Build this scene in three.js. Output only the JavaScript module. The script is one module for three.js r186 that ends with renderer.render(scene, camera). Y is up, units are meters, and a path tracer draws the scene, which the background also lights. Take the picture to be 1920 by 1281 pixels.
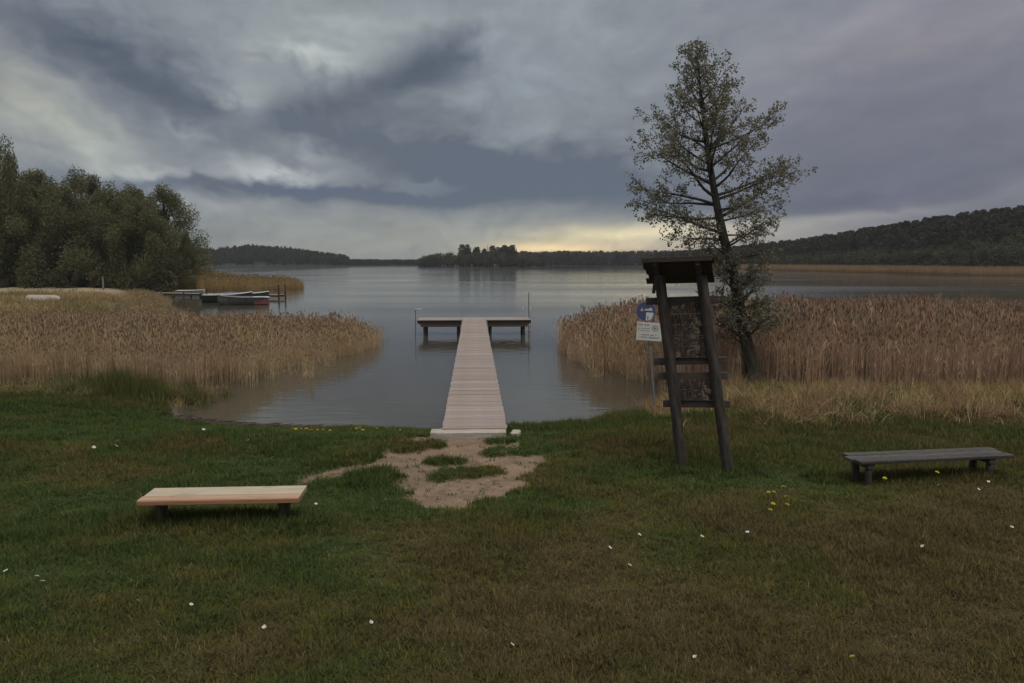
import * as THREE from 'three';
import { RoundedBoxGeometry } from 'three/addons/geometries/RoundedBoxGeometry.js';
import { mergeGeometries } from 'three/addons/utils/BufferGeometryUtils.js';

// ---------- camera, exposure ----------
const scene = new THREE.Scene();
const camera = new THREE.PerspectiveCamera(47.66, 1920 / 1281, 0.1, 6000);
camera.position.set(0, 4.0, 0);
camera.rotation.set(THREE.MathUtils.degToRad(-5.965), 0, 0);
const renderer = new THREE.WebGLRenderer({ antialias: true });
renderer.toneMapping = THREE.LinearToneMapping;
renderer.toneMappingExposure = 1.5;
renderer.shadowMap.enabled = true;

// ---------- random numbers and noise ----------
function rng(seed) {
  let a = seed >>> 0;
  return () => { a = (a + 0x6D2B79F5) | 0; let t = Math.imul(a ^ (a >>> 15), 1 | a); t = (t + Math.imul(t ^ (t >>> 7), 61 | t)) ^ t; return ((t ^ (t >>> 14)) >>> 0) / 4294967296; };
}
const TAB = new Float32Array(65536);
{ const r = rng(11); for (let i = 0; i < 65536; i++) TAB[i] = r() * 2 - 1; }
function noise(x, y) {
  const ix = Math.floor(x), iy = Math.floor(y), fx = x - ix, fy = y - iy, u = fx * fx * (3 - 2 * fx), v = fy * fy * (3 - 2 * fy);
  const h = (a, b) => TAB[((a & 255) | ((b & 255) << 8))];
  const a = h(ix, iy), b = h(ix + 1, iy), c = h(ix, iy + 1), d = h(ix + 1, iy + 1);
  return a + (b - a) * u + (c - a) * v + (a - b - c + d) * u * v;
}
function fbm(x, y, n) { let s = 0, a = 0.5; for (let i = 0; i < n; i++) { s += a * noise(x, y); x = x * 2.03 + 17.1; y = y * 2.03 + 5.7; a *= 0.5; } return s; }
function puff(x, y) { let s = 0, a = 0.5; for (let i = 0; i < 5; i++) { s += a * Math.abs(noise(x, y)); x = x * 2.07 + 3.1; y = y * 2.07 + 8.3; a *= 0.52; } return s * 1.9; }
const ss = THREE.MathUtils.smoothstep, clamp = THREE.MathUtils.clamp, lerp = THREE.MathUtils.lerp;
const lin = (c) => { c = clamp(c, 0, 255) / 255; return c <= 0.04045 ? c / 12.92 : Math.pow((c + 0.055) / 1.055, 2.4); };

// ---------- sky: overcast evening, clouds given by azimuth and elevation in degrees ----------
// azimuth, elevation, half width, half height, tilt, red, green, blue (difference of brightness of the cloud)
const CLOUDS = [
[-30.0,14.26,6.35,1.49,-6,-20,-19,-16], [-24.5,11.94,4.94,1.61,-30,-26,-25,-21], [-21.0,9.71,4.49,1.09,-22,-20,-19,-16], [-27.5,13.21,4.37,1.12,-20,-12,-12,-10], [-16.5,9.09,3.24,0.77,-12,-10,-10,-8],
[-32.2,10.36,2.69,1.68,-22,24,20,10], [-29.8,9.04,3.30,1.34,-28,18,17,10], [-26.9,7.74,2.84,0.99,-22,20,20,14], [-32.7,7.37,3.12,1.56,0,12,11,7], [-29.3,6.33,4.61,0.98,0,8,8,6],
[-22.5,8.66,0.86,0.34,-10,20,20,17], [-21.2,7.88,0.95,0.31,-15,18,18,15], [-23.0,9.24,0.66,0.27,0,14,14,12], [-24.0,7.14,3.99,0.55,-5,8,8,7], [-28.8,5.20,3.39,0.40,-3,-10,-9,-6],
[-14.9,16.17,4.71,1.62,0,10,10,8], [-13.3,13.97,2.74,0.54,-9,34,34,29], [-14.9,14.18,1.80,0.47,-15,18,18,15], [-10.2,14.77,2.80,1.15,15,16,16,13], [-4.2,16.99,2.66,0.86,10,16,16,13],
[-9.1,16.67,4.50,0.99,0,10,10,8], [-18.7,10.71,1.25,1.43,32,30,30,25], [-17.1,11.66,1.41,0.75,30,16,16,13], [-20.0,9.09,1.72,0.48,10,12,12,10], [-4.2,15.30,1.90,1.42,40,-22,-21,-18],
[-6.1,13.53,3.04,1.18,38,-34,-33,-28], [-9.3,12.03,3.59,0.98,22,-28,-27,-23], [-13.6,10.99,2.57,0.70,14,-20,-19,-16], [-16.3,10.33,1.21,0.77,10,-20,-19,-16], [-1.1,13.43,3.45,1.74,30,-8,-8,-6],
[-6.3,11.69,2.10,0.32,6,20,20,17], [-3.1,11.28,3.46,0.79,8,8,9,8], [-9.9,10.24,4.54,0.50,0,-8,-8,-7], [-12.2,9.09,4.87,0.65,-6,-18,-17,-14], [-7.7,8.37,5.37,0.73,-4,-20,-19,-15],
[-3.8,10.37,2.69,0.58,0,-8,-8,-6], [1.9,9.29,1.85,0.59,20,16,17,15], [0.0,8.92,1.55,0.74,0,10,11,10], [-1.2,7.81,4.26,0.82,-8,-18,-17,-14], [3.9,8.16,3.07,0.89,-15,-14,-13,-11],
[1.9,6.57,6.54,0.97,-4,-30,-28,-22], [-5.4,6.55,4.64,0.60,-4,-24,-23,-18], [6.6,5.71,4.55,0.98,-3,-22,-19,-15], [-2.3,5.36,6.61,0.53,0,-18,-16,-12], [-14.6,8.03,0.95,0.40,0,16,16,14],
[-13.7,7.41,1.62,0.33,-14,18,18,15], [-16.7,8.09,0.93,0.43,10,18,18,15], [-17.1,6.29,2.08,0.47,-5,40,39,35], [-15.0,5.84,2.20,0.40,-8,36,35,31], [-19.8,6.05,1.74,0.28,-2,18,18,16],
[-26.2,6.01,2.72,0.34,-3,24,23,19], [-23.1,5.81,2.00,0.24,-6,16,15,13], [-12.2,6.35,1.87,0.37,-10,10,10,9], [-6.4,5.71,1.93,0.41,0,13,14,13], [-4.3,5.58,2.33,0.30,0,7,7,6],
[-20.1,5.22,6.77,0.21,-3,-16,-15,-10], [-15.2,4.99,5.56,0.29,-2,-26,-24,-18], [-10.4,4.60,7.68,0.38,-1,-24,-22,-17], [-3.9,4.52,9.33,0.46,0,-14,-13,-9], [-26.1,4.99,4.22,0.31,-3,-14,-13,-9],
[-20.2,3.85,5.32,0.43,0,14,14,12], [-24.2,4.20,4.01,0.35,0,10,10,9], [-15.3,2.40,12.54,1.30,0,14,13,8], [-7.0,1.70,7.02,1.15,0,9,7,1], [-17.5,0.71,9.30,0.67,0,8,7,2],
[-14.7,3.34,0.73,0.74,0,-6,-6,-3], [1.6,3.45,6.97,0.61,0,4,4,2], [1.5,15.16,6.07,2.03,0,6,7,7], [3.5,12.35,4.56,1.41,0,5,7,7], [6.6,2.05,4.96,0.54,0,52,42,20],
[3.9,1.59,4.26,0.39,4,30,24,8], [10.4,2.33,4.83,0.46,2,34,29,16], [3.9,0.82,4.65,0.23,0,70,46,14], [7.8,0.97,6.42,0.31,0,52,38,16], [2.0,1.13,2.35,0.23,6,18,13,4],
[16.0,2.28,5.27,0.45,0,34,29,18], [12.7,1.67,5.81,0.45,0,24,19,10], [20.9,2.76,4.94,0.29,3,24,22,16], [19.6,1.80,4.39,0.33,0,16,14,9], [25.1,5.55,7.72,1.37,0,-8,-8,-5],
[22.2,4.19,6.65,0.42,0,-8,-8,-5], [19.2,3.55,5.70,0.25,0,-12,-10,-7], [24.2,3.22,4.68,0.18,3,12,11,9], [28.0,3.46,4.65,0.20,4,10,9,7], [14.1,4.09,4.31,0.45,0,-8,-7,-5],
[23.3,9.73,6.18,2.33,15,-6,-7,-5], [19.8,13.32,5.85,1.18,22,9,7,5], [26.0,13.54,3.59,0.63,15,9,6,4], [30.3,14.07,3.55,1.49,0,8,5,2], [22.7,14.68,3.78,0.57,20,7,5,4],
[15.8,8.77,4.20,1.41,0,-6,-6,-4], [32.7,4.36,0.98,0.45,0,18,17,13]
];
{
  const W = 4096, H = 2048, data = new Float32Array(W * H * 4), D = Math.PI / 180;
  const blobs = CLOUDS.map(([a, e, w, h, t, r, g, b]) => ({ a, e, w: w * 1.06, h: h * 1.16 + .08, c: Math.cos(t * D), s: Math.sin(t * D), r: r * .86, g: g * .86, b: b * .86, reach: Math.max(w, h) * 3.4 + 2 }));
  for (let row = 0; row < H; row++) {
    const el = ((row + 0.5) / H - 0.5) * 180;
    for (let col = 0; col < W; col++) {
      const o = (row * W + col) * 4;
      data[o + 3] = 1;
      if (el < -0.2) { data[o] = 0.14; data[o + 1] = 0.145; data[o + 2] = 0.15; continue; }
      if (el > 34 && (row & 1 || col & 1)) continue;   // filled below
      let az = ((col + 0.5) / W - 0.25) * 360; if (az > 180) az -= 360;
      const flat = 0.22 + Math.min(el, 30) * 0.035;               // clouds foreshorten towards the horizon
      // sample the noise on the sphere so that nothing pinches
      const ce = Math.cos(el * D), X = Math.sin(az * D) * ce * 30, Y = el * (0.62 - 0.006 * el) , Z = Math.cos(az * D) * ce * 30;
      const nx = X + 0.37 * Z + 50, ny = Y * 1.45 + 0.25 * Z + 90;
      const w1 = fbm(nx * 0.34, ny * 0.34, 4), w2 = fbm(nx * 0.34 + 40, ny * 0.34 + 13, 4);
      const p1 = puff(nx * 0.9 + w1, ny * 1.1 + w2), wa = az + w1 * 1.4 + (p1 - .5) * 0.9, we = el + (w2 * 0.6 + (p1 - .5) * 0.55) * clamp(el * 0.22, 0.08, 1.2);
      // base
      const up = ss(el, 3, 17), low = 1 - ss(el, 0, 5), right = ss(az, 2, 30) * (1 - ss(az, 60, 120));
      let r = lerp(124, 138, up) + low * 9, g = lerp(131, 145, up) + low * 7, b = lerp(139, 152, up) + low * 2;
      r -= right * 8; g -= right * 12; b -= right * 8;
      const big = fbm(nx * 0.16 + 7, ny * 0.2 + 3, 4), fine = fbm(nx * 0.7 + w1 * 1.5, ny * 1.1 + w2 * 1.5, 6), wisp = fbm(nx * 1.6 + w2 * 3, ny * 2.6 + w1 * 2, 4);
      const outside = clamp(Math.max((Math.abs(az) - 32) / 15, (el - 17) / 10), 0, 1);
      const calm = 1 - right * 0.45;
      const n = big * (5 + outside * 28) + fine * 10 * calm + wisp * 5 * calm + (p1 - .5) * 5 * calm;
      r += n * 1.02; g += n; b += n * 0.92;
      if (el < 24 && Math.abs(az) < 50) for (const k of blobs) {
        const dx = wa - k.a, dy = we - k.e;
        if (dx > k.reach || dx < -k.reach || dy > k.reach || dy < -k.reach) continue;
        const u = (dx * k.c + dy * k.s) / k.w, v = (dy * k.c - dx * k.s) / k.h, q = u * u + v * v;
        if (q > 7) continue;
        const f = Math.exp(-q * 0.7) * (1 + 0.35 * fine);
        r += k.r * f; g += k.g * f; b += k.b * f;
      }
      data[o] = lin(r) / 1.5; data[o + 1] = lin(g) / 1.5; data[o + 2] = lin(b) / 1.5;
    }
  }
  for (let row = 0; row < H; row++) {
    const el = ((row + 0.5) / H - 0.5) * 180;
    if (el <= 34) continue;
    for (let col = 0; col < W; col++) if (row & 1 || col & 1) {
      const s = ((row & ~1) * W + (col & ~1)) * 4, ok = ((row & ~1) + 0.5) / H * 180 - 90 > 34 ? s : s + 2 * W * 4, o = (row * W + col) * 4;
      for (let c = 0; c < 3; c++) data[o + c] = data[ok + c] || data[o + c - 0];
    }
  }
  const sky = new THREE.DataTexture(data, W, H, THREE.RGBAFormat, THREE.FloatType);
  sky.mapping = THREE.EquirectangularReflectionMapping; sky.magFilter = THREE.LinearFilter; sky.needsUpdate = true;
  scene.background = sky; scene.environment = sky;
}
// the hidden sun: a wide soft brightness behind the cloud, high overhead
const sun = new THREE.DirectionalLight(new THREE.Color(1.0, 0.95, 0.88), 1.5);
sun.position.set(8, 60, 8); sun.target.position.set(0, 0, -10);
sun.shadow.radius = 90; sun.castShadow = true;
Object.assign(sun.shadow.camera, { left: -60, right: 60, top: 60, bottom: -60, near: 1, far: 200 }); sun.shadow.mapSize.set(2048, 2048);
sun.name = 'sun'; sun.target.name = 'sun_target'; scene.add(sun, sun.target);

scene.fog = new THREE.FogExp2(new THREE.Color(0.92, 0.96, 1.0), 0.00019);

// ---------- building helpers ----------
const used = new Map();
function numbered(n) { const k = used.get(n) ?? 0; used.set(n, k + 1); return k ? n + '_' + String(k).padStart(3, '0') : n; }
function tag(o, label, category, group, kind) { o.userData.label = label; if (category) o.userData.category = category; if (group) o.userData.group = group; if (kind) o.userData.kind = kind; return o; }
function shade(o) { o.traverse((m) => { if (m.isMesh) { m.castShadow = true; m.receiveShadow = true; } }); return o; }
function thing(name, label, category, [x, y, z], turn = 0, group) { const g = new THREE.Group(); g.name = numbered(name); g.position.set(x, y, z); g.rotation.y = turn; scene.add(g); return tag(g, label, category, group); }
function part(name, geo, mat, parent) { const m = new THREE.Mesh(geo, mat); m.name = name; m.castShadow = m.receiveShadow = true; parent.add(m); return m; }
function top(name, geo, mat) { const m = new THREE.Mesh(geo, mat); m.name = numbered(name); m.castShadow = m.receiveShadow = true; scene.add(m); return m; }
function copyOf(src, label, group) { const c = src.clone(); c.name = numbered(src.name.replace(/_\d{3}$/, '')); c.userData = { ...src.userData }; if (label) c.userData.label = label; if (group) c.userData.group = group; scene.add(c); return c; }
function std(rgb, rough = 0.9, extra = {}) { return new THREE.MeshStandardMaterial({ color: new THREE.Color().setRGB(...rgb), roughness: rough, ...extra }); }
function dataTex(w, h, fn, srgb = false) {
  const d = new Uint8Array(w * h * 4);
  for (let y = 0; y < h; y++) for (let x = 0; x < w; x++) { const c = fn(x / w, y / h, x, y), o = (y * w + x) * 4; d[o] = clamp(c[0], 0, 1) * 255; d[o + 1] = clamp(c[1], 0, 1) * 255; d[o + 2] = clamp(c[2], 0, 1) * 255; d[o + 3] = 255; }
  const t = new THREE.DataTexture(d, w, h); t.magFilter = THREE.LinearFilter; t.minFilter = THREE.LinearMipmapLinearFilter; t.generateMipmaps = true; t.wrapS = t.wrapT = THREE.RepeatWrapping;
  if (srgb) t.colorSpace = THREE.SRGBColorSpace; t.needsUpdate = true; return t;
}
// noise that repeats after n cells
function tnoise(x, y, n, seed) {
  const ix = Math.floor(x), iy = Math.floor(y), fx = x - ix, fy = y - iy, u = fx * fx * (3 - 2 * fx), v = fy * fy * (3 - 2 * fy), m = (a) => ((a % n) + n) % n;
  const h = (a, b) => TAB[((m(a) + seed * 37) & 255) | (((m(b) + seed * 101) & 255) << 8)];
  const a = h(ix, iy), b = h(ix + 1, iy), c = h(ix, iy + 1), d = h(ix + 1, iy + 1);
  return a + (b - a) * u + (c - a) * v + (a - b - c + d) * u * v;
}
// collects triangles with vertex colours
class MB {
  constructor() { this.p = []; this.c = []; this.i = []; this.t = []; }
  vert(x, y, z, c, u = 0, v = 0) { this.p.push(x, y, z); this.c.push(c[0], c[1], c[2]); this.t.push(u, v); return this.p.length / 3 - 1; }
  tri(a, b, c) { this.i.push(a, b, c); }
  // flat pointed leaf: centre, direction, side vector, length, width
  leaf(x, y, z, d, s, l, w, c) {
    const a = this.vert(x, y, z, c), b = this.vert(x + d[0] * l * .45 + s[0] * w, y + d[1] * l * .45 + s[1] * w, z + d[2] * l * .45 + s[2] * w, c), e = this.vert(x + d[0] * l, y + d[1] * l, z + d[2] * l, c), f = this.vert(x + d[0] * l * .5 - s[0] * w, y + d[1] * l * .5 - s[1] * w, z + d[2] * l * .5 - s[2] * w, c);
    this.tri(a, b, e); this.tri(a, e, f);
  }
  randomLeaf(r, x, y, z, l, w, c) {
    const d = unit(r), q = unit(r), s = cross(d, q), n = Math.hypot(...s) || 1;
    this.leaf(x - d[0] * l / 2, y - d[1] * l / 2, z - d[2] * l / 2, d, [s[0] / n, s[1] / n, s[2] / n], l, w, c);
  }
  // grass blade bending over: two segments
  blade(x, y, z, az, len, w, bend, c) {
    const dx = Math.cos(az), dz = Math.sin(az), sx = -dz * w / 2, sz = dx * w / 2;
    const at = (t) => [x + dx * bend * len * t * t, y + len * t * (1 - 0.35 * bend * t), z + dz * bend * len * t * t];
    const m = at(.55), e = at(1), a = this.vert(x + sx, y, z + sz, c), b = this.vert(x - sx, y, z - sz, c), f = this.vert(m[0] + sx * .8, m[1], m[2] + sz * .8, c), g = this.vert(m[0] - sx * .8, m[1], m[2] - sz * .8, c), h = this.vert(e[0], e[1], e[2], c);
    this.tri(a, b, f); this.tri(b, g, f); this.tri(f, g, h);
  }
  tube(pts, rad, sides, c, uvs = 1) {
    const rings = []; let len = 0;
    for (let k = 0; k < pts.length; k++) {
      const a = pts[Math.max(0, k - 1)], b = pts[Math.min(pts.length - 1, k + 1)], d = norm([b[0] - a[0], b[1] - a[1], b[2] - a[2]]);
      const q = Math.abs(d[1]) > .9 ? [1, 0, 0] : [0, 1, 0], s = norm(cross(d, q)), t = cross(s, d), ring = [];
      if (k) len += Math.hypot(pts[k][0] - pts[k - 1][0], pts[k][1] - pts[k - 1][1], pts[k][2] - pts[k - 1][2]);
      for (let j = 0; j <= sides; j++) { const an = j / sides * Math.PI * 2, cs = Math.cos(an) * rad[k], sn = Math.sin(an) * rad[k]; ring.push(this.vert(pts[k][0] + s[0] * cs + t[0] * sn, pts[k][1] + s[1] * cs + t[1] * sn, pts[k][2] + s[2] * cs + t[2] * sn, c, j / sides * uvs, len)); }
      rings.push(ring);
    }
    for (let k = 0; k + 1 < rings.length; k++) for (let j = 0; j < sides; j++) { const a = rings[k][j], b = rings[k][j + 1], e = rings[k + 1][j], f = rings[k + 1][j + 1]; this.tri(a, e, b); this.tri(b, e, f); }
    for (const [ring, rev] of [[rings[0], 0], [rings[rings.length - 1], 1]]) for (let j = 1; j + 1 < sides; j++) rev ? this.tri(ring[0], ring[j + 1], ring[j]) : this.tri(ring[0], ring[j], ring[j + 1]);
  }
  geo() {
    const g = new THREE.BufferGeometry();
    g.setAttribute('position', new THREE.Float32BufferAttribute(this.p, 3)); g.setAttribute('color', new THREE.Float32BufferAttribute(this.c, 3)); g.setAttribute('uv', new THREE.Float32BufferAttribute(this.t, 2));
    g.setIndex(this.i); g.computeVertexNormals(); return g;
  }
}
function unit(r) { const z = r() * 2 - 1, a = r() * Math.PI * 2, s = Math.sqrt(1 - z * z); return [s * Math.cos(a), z, s * Math.sin(a)]; }
function cross(a, b) { return [a[1] * b[2] - a[2] * b[1], a[2] * b[0] - a[0] * b[2], a[0] * b[1] - a[1] * b[0]]; }
function norm(a) { const n = Math.hypot(a[0], a[1], a[2]) || 1; return [a[0] / n, a[1] / n, a[2] / n]; }
function inside(poly, x, d) { let q = false; for (let i = 0, j = poly.length - 1; i < poly.length; j = i++) { const [xi, yi] = poly[i], [xj, yj] = poly[j]; if ((yi > d) !== (yj > d) && x < (xj - xi) * (d - yi) / (yj - yi) + xi) q = !q; } return q; }
function edgeDist(poly, x, d) { let m = 1e9; for (let i = 0, j = poly.length - 1; i < poly.length; j = i++) { const [ax, ay] = poly[j], [bx, by] = poly[i], ux = bx - ax, uy = by - ay, t = clamp(((x - ax) * ux + (d - ay) * uy) / (ux * ux + uy * uy), 0, 1); m = Math.min(m, Math.hypot(x - ax - ux * t, d - ay - uy * t)); } return inside(poly, x, d) ? m : -m; }
function curve(t, pts) { for (let i = 1; i < pts.length; i++) if (t <= pts[i][0]) { const a = pts[i - 1], b = pts[i]; return lerp(a[1], b[1], clamp((t - a[0]) / (b[0] - a[0]), 0, 1)); } return pts[pts.length - 1][1]; }
function instanced(name, geo, mat, list, label, category) {
  const m = new THREE.InstancedMesh(geo, mat, list.length), e = new THREE.Object3D(), c = new THREE.Color();
  list.forEach((q, i) => { e.position.set(q.x, q.y, q.z); e.rotation.set(q.tx || 0, q.r || 0, q.tz || 0); e.scale.set(q.w ?? q.s, q.s, q.w ?? q.s); e.updateMatrix(); m.setMatrixAt(i, e.matrix); if (q.c) m.setColorAt(i, c.setRGB(q.c[0], q.c[1], q.c[2])); });
  m.name = numbered(name); m.castShadow = m.receiveShadow = true; scene.add(m); return tag(m, label, category, null, 'stuff');
}
const mixc = (a, b, t) => [lerp(a[0], b[0], t), lerp(a[1], b[1], t), lerp(a[2], b[2], t)];

// ---------- ground ----------
const SHORE = [[-60, 27], [-14, 25.5], [-11.5, 24.5], [-9.6, 21.5], [-8.4, 19.4], [-7, 18.6], [-4.5, 18.0], [-1, 17.9], [2, 18.4], [3.6, 19.6], [5, 23.5], [6.5, 26], [60, 27]];
const MARSH = [[-9.6, 20], [-9.9, 24], [-13, 30], [-19, 42], [-29, 58], [-35, 70], [-41, 82], [-46, 92], [-43, 100], [-44, 120], [-75, 135], [-180, 160], [-900, 200], [-900, 20]];
const SAND = [[-1.62, 14.7], [-1.75, 14.1], [-2.0, 13.4], [-2.2, 12.6], [-2.35, 11.95], [-2.8, 11.25], [-3.1, 10.6], [-2.75, 10.6], [-2.35, 11.2], [-2.0, 11.6], [-1.72, 11.7], [-1.62, 11.0], [-1.45, 10.3], [-1.3, 9.7], [-1.05, 9.15], [-0.7, 9.1], [-0.3, 9.45], [0.1, 9.75], [0.2, 10.4], [0.1, 11.1], [0.42, 12.1], [0.35, 12.8], [0.0, 13.4], [-0.2, 14.0], [-0.35, 14.7]];
const ISLES = [[-1.85, 13.15, .22, .2], [-1.45, 13.45, .2, .12], [-1.05, 12.1, .3, .12], [-0.62, 11.3, .36, .16], [-1.0, 10.95, .22, .12], [-0.02, 12.75, .36, .2], [-0.75, 14.4, .45, .14], [.1, 10.0, .2, .1], [-0.2, 13.7, .25, .12]];
function sandAmount(x, d) {
  if (x < -4 || x > 1.5 || d < 8 || d > 15.6) return 0;
  const w = 0.3 * fbm(x * 2.2, d * 2.2, 4);
  let s = edgeDist(SAND, x + w, d + 0.5 * fbm(x * 1.9 + 9, d * 1.9, 4)) * 2.8 + 0.75;
  for (const [ix, id, a, b] of ISLES) { const q = Math.hypot((x - ix + w * .8) / a, (d - id) / (b * 1.5)); s = Math.min(s, (q - 1) * 2.2); }
  return clamp(s, 0, 1);
}
function groundY(x, d) {
  const S = curve(x, SHORE), e = 14.3;
  let h;
  if (d <= e) h = 1.5 - 0.056 * d;
  else { const t = (d - e) / (S - e); h = t < 1 ? 0.7 * (1 - t) : Math.max(-1.6, -0.11 * (d - S)); }
  if (d > 19 && x < -8) { const m = edgeDist(MARSH, x + 2.5 * fbm(x * .13, d * .13, 3), d) ; h = Math.max(h, clamp(m * 0.09, -1.6, 0.3) + (d > 84 ? clamp((d - 84) * 0.03, 0, 1.2) * ss(m, 0, 8) : 0)); }
  if (d < 60) h += (0.05 * fbm(x * 0.8, d * 0.8, 3) + 0.02 * noise(x * 3.3, d * 3.3)) * (1 - 0.5 * ss(d, 14, 18)) - 0.03 * sandAmount(x, d);
  if (d < -2) h = 1.6 + (-2 - d) * 0.02;
  return h;
}
// how much of the sward is dry and brown instead of green at a place
function dryness(x, d) {
  const k = x / Math.max(d, 1), n = fbm(x * 0.55 + 3, d * 0.55, 4) * 1.1 + fbm(x * 2.1, d * 2.1 + 8, 3) * 0.5;
  let q = 0.46 + 0.62 * ss(k, -0.28, 0.34) * (1 - 0.75 * ss(d, 8.2, 10.5)) + 0.35 * ss(k, 0.42, 0.62) - 0.25 * ss(d, 7, 11) * (1 - ss(k, -.1, .1));
  if (d < 6.2) q += 0.18;
  return clamp(q + n * 1.15 - 0.2, 0, 1);
}
const GREEN = [0.066, 0.106, 0.02], OLIVE = [0.112, 0.112, 0.025], BROWN = [0.138, 0.113, 0.04];
function swardColor(x, d) { const q = dryness(x, d); return q < .5 ? mixc(GREEN, OLIVE, q * 2) : mixc(OLIVE, BROWN, q * 2 - 1); }

const grainTex = dataTex(512, 512, (u, v, x, y) => { const n = 0.5 + 0.22 * tnoise(u * 16, v * 16, 16, 1) + 0.2 * tnoise(u * 64, v * 64, 64, 2) + 0.2 * tnoise(u * 200, v * 200, 200, 3); return [n, n, n]; });
{
  const steps = (list) => { const out = []; for (const [a, b, s] of list) for (let v = a; v < b - 1e-6; v += s) out.push(v); out.push(list[list.length - 1][1]); return out; };
  const xs = steps([[-900, -300, 100], [-300, -80, 20], [-80, -16, 2], [-16, -5, .18], [-5, 2, .075], [2, 16, .18], [16, 60, 3], [60, 300, 40], [300, 900, 200]]);
  const ds = steps([[-300, -40, 65], [-40, -4, 4], [-4, 4, .8], [4, 8, .16], [8, 15.6, .075], [15.6, 26, .16], [26, 60, 1], [60, 130, 2], [130, 300, 20], [300, 900, 150]]);
  const P = [], C = [], U = [], I = [];
  const sandC = [0.31, 0.21, 0.138], wet = [0.12, 0.1, 0.075], tan = [0.2, 0.155, 0.085], beach = [0.42, 0.34, 0.22], soil = [0.06, 0.05, 0.025];
  for (const d of ds) for (const x of xs) {
    const y = groundY(x, d); P.push(x, y, -d); U.push(x * 0.8, d * 0.8);
    let c = mixc(swardColor(x, d), soil, 0.45);
    const s = sandAmount(x, d);
    if (s > 0) { const k = 0.82 + 0.36 * (fbm(x * 3, d * 3, 4) + .3); c = mixc(c, [sandC[0] * k, sandC[1] * k, sandC[2] * k], s); }
    if (d > 16 && d < 30 && y < 0.3) c = mixc(wet, c, clamp((y - 0.06) / 0.2 + .6 * fbm(x * 3, d * 3, 3), 0, 1));
    if (d >= 26 && x < -8) { const n = fbm(x * .2, d * .2, 3); c = mixc(tan, [0.11, 0.1, 0.05], clamp(.4 + n, 0, 1)); if (d > 86 && d < 97 && x > -75) c = mixc(beach, tan, clamp(0.2 + n * .8, 0, 1)); }
    C.push(...c);
  }
  const n = xs.length;
  for (let j = 0; j + 1 < ds.length; j++) for (let i = 0; i + 1 < n; i++) { const a = j * n + i; I.push(a, a + 1, a + n, a + 1, a + n + 1, a + n); }
  const g = new THREE.BufferGeometry();
  g.setAttribute('position', new THREE.Float32BufferAttribute(P, 3)); g.setAttribute('color', new THREE.Float32BufferAttribute(C, 3)); g.setAttribute('uv', new THREE.Float32BufferAttribute(U, 2)); g.setIndex(I); g.computeVertexNormals();
  const col = dataTex(512, 512, (u, v) => { const n = 0.8 + 0.16 * tnoise(u * 40, v * 40, 40, 4) + 0.2 * tnoise(u * 128, v * 128, 128, 5); return [n, n * .99, n * .97]; });
  tag(top('ground', g, std([1, 1, 1], 0.97, { vertexColors: true, map: col, bumpMap: grainTex, bumpScale: 0.02 })), 'grassy ground sloping down to the lake with a bare sandy patch', null, null, 'structure');
}
// ---------- water ----------
{
  const wave = dataTex(1024, 1024, (u, v) => {
    let h = 0; const T = Math.PI * 2;
    const a = 0.5 * tnoise(u * 9, v * 9, 9, 6);
    h += 0.30 * Math.sin(T * (3 * u + 11 * v) + a * 3) + 0.24 * Math.sin(T * (-4 * u + 17 * v) + a * 4) + 0.16 * Math.sin(T * (7 * u + 26 * v) + 2 + a * 5);


    h = 0.5 + 0.2 * h + 0.13 * tnoise(u * 16, v * 40, 80, 9) + 0.08 * tnoise(u * 40, v * 80, 80, 10);
    return [h, h, h];
  });
  const calmMap = dataTex(1024, 1024, (u, v) => {          // u: across the lake, v: out from the shore; wind lanes
    const x = (u - .5) * 240, d = v * 240 + 10;
    const r = 0.1 + 0.13 * fbm(x * 0.018 + 4, d * 0.11, 4);
    return [r, clamp(r, 0.035, .5), r];
  });
  const xs = [-1200, -600, -300, -120, -60, -20, 0, 20, 60, 120, 300, 600, 1200], ds = [16.6, 25, 35, 50, 75, 110, 180, 250, 320, 600, 1100], P = [], U = [], V = [], I = [];
  for (const d of ds) for (const x of xs) { P.push(x, 0, -d); U.push(x / 9, d / 9); V.push(clamp(x, -120, 120) / 240 + .5, clamp((d - 10) / 240, 0.001, .999)); }
  for (let j = 0; j + 1 < ds.length; j++) for (let i = 0; i + 1 < xs.length; i++) { const a = j * xs.length + i; I.push(a, a + 1, a + xs.length, a + 1, a + xs.length + 1, a + xs.length); }
  const g = new THREE.BufferGeometry();
  g.setAttribute('position', new THREE.Float32BufferAttribute(P, 3)); g.setAttribute('uv', new THREE.Float32BufferAttribute(U, 2)); g.setAttribute('uv1', new THREE.Float32BufferAttribute(V, 2)); g.setIndex(I); g.computeVertexNormals();
  calmMap.wrapS = calmMap.wrapT = THREE.ClampToEdgeWrapping; calmMap.channel = 1;
  const m = new THREE.MeshPhysicalMaterial({ color: new THREE.Color().setRGB(0.066, 0.06, 0.043), roughness: 1, roughnessMap: calmMap, ior: 1.33, bumpMap: wave, bumpScale: 0.009 });
  tag(top('water', g, m), 'grey rippled lake water', null, null, 'structure');
}
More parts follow.
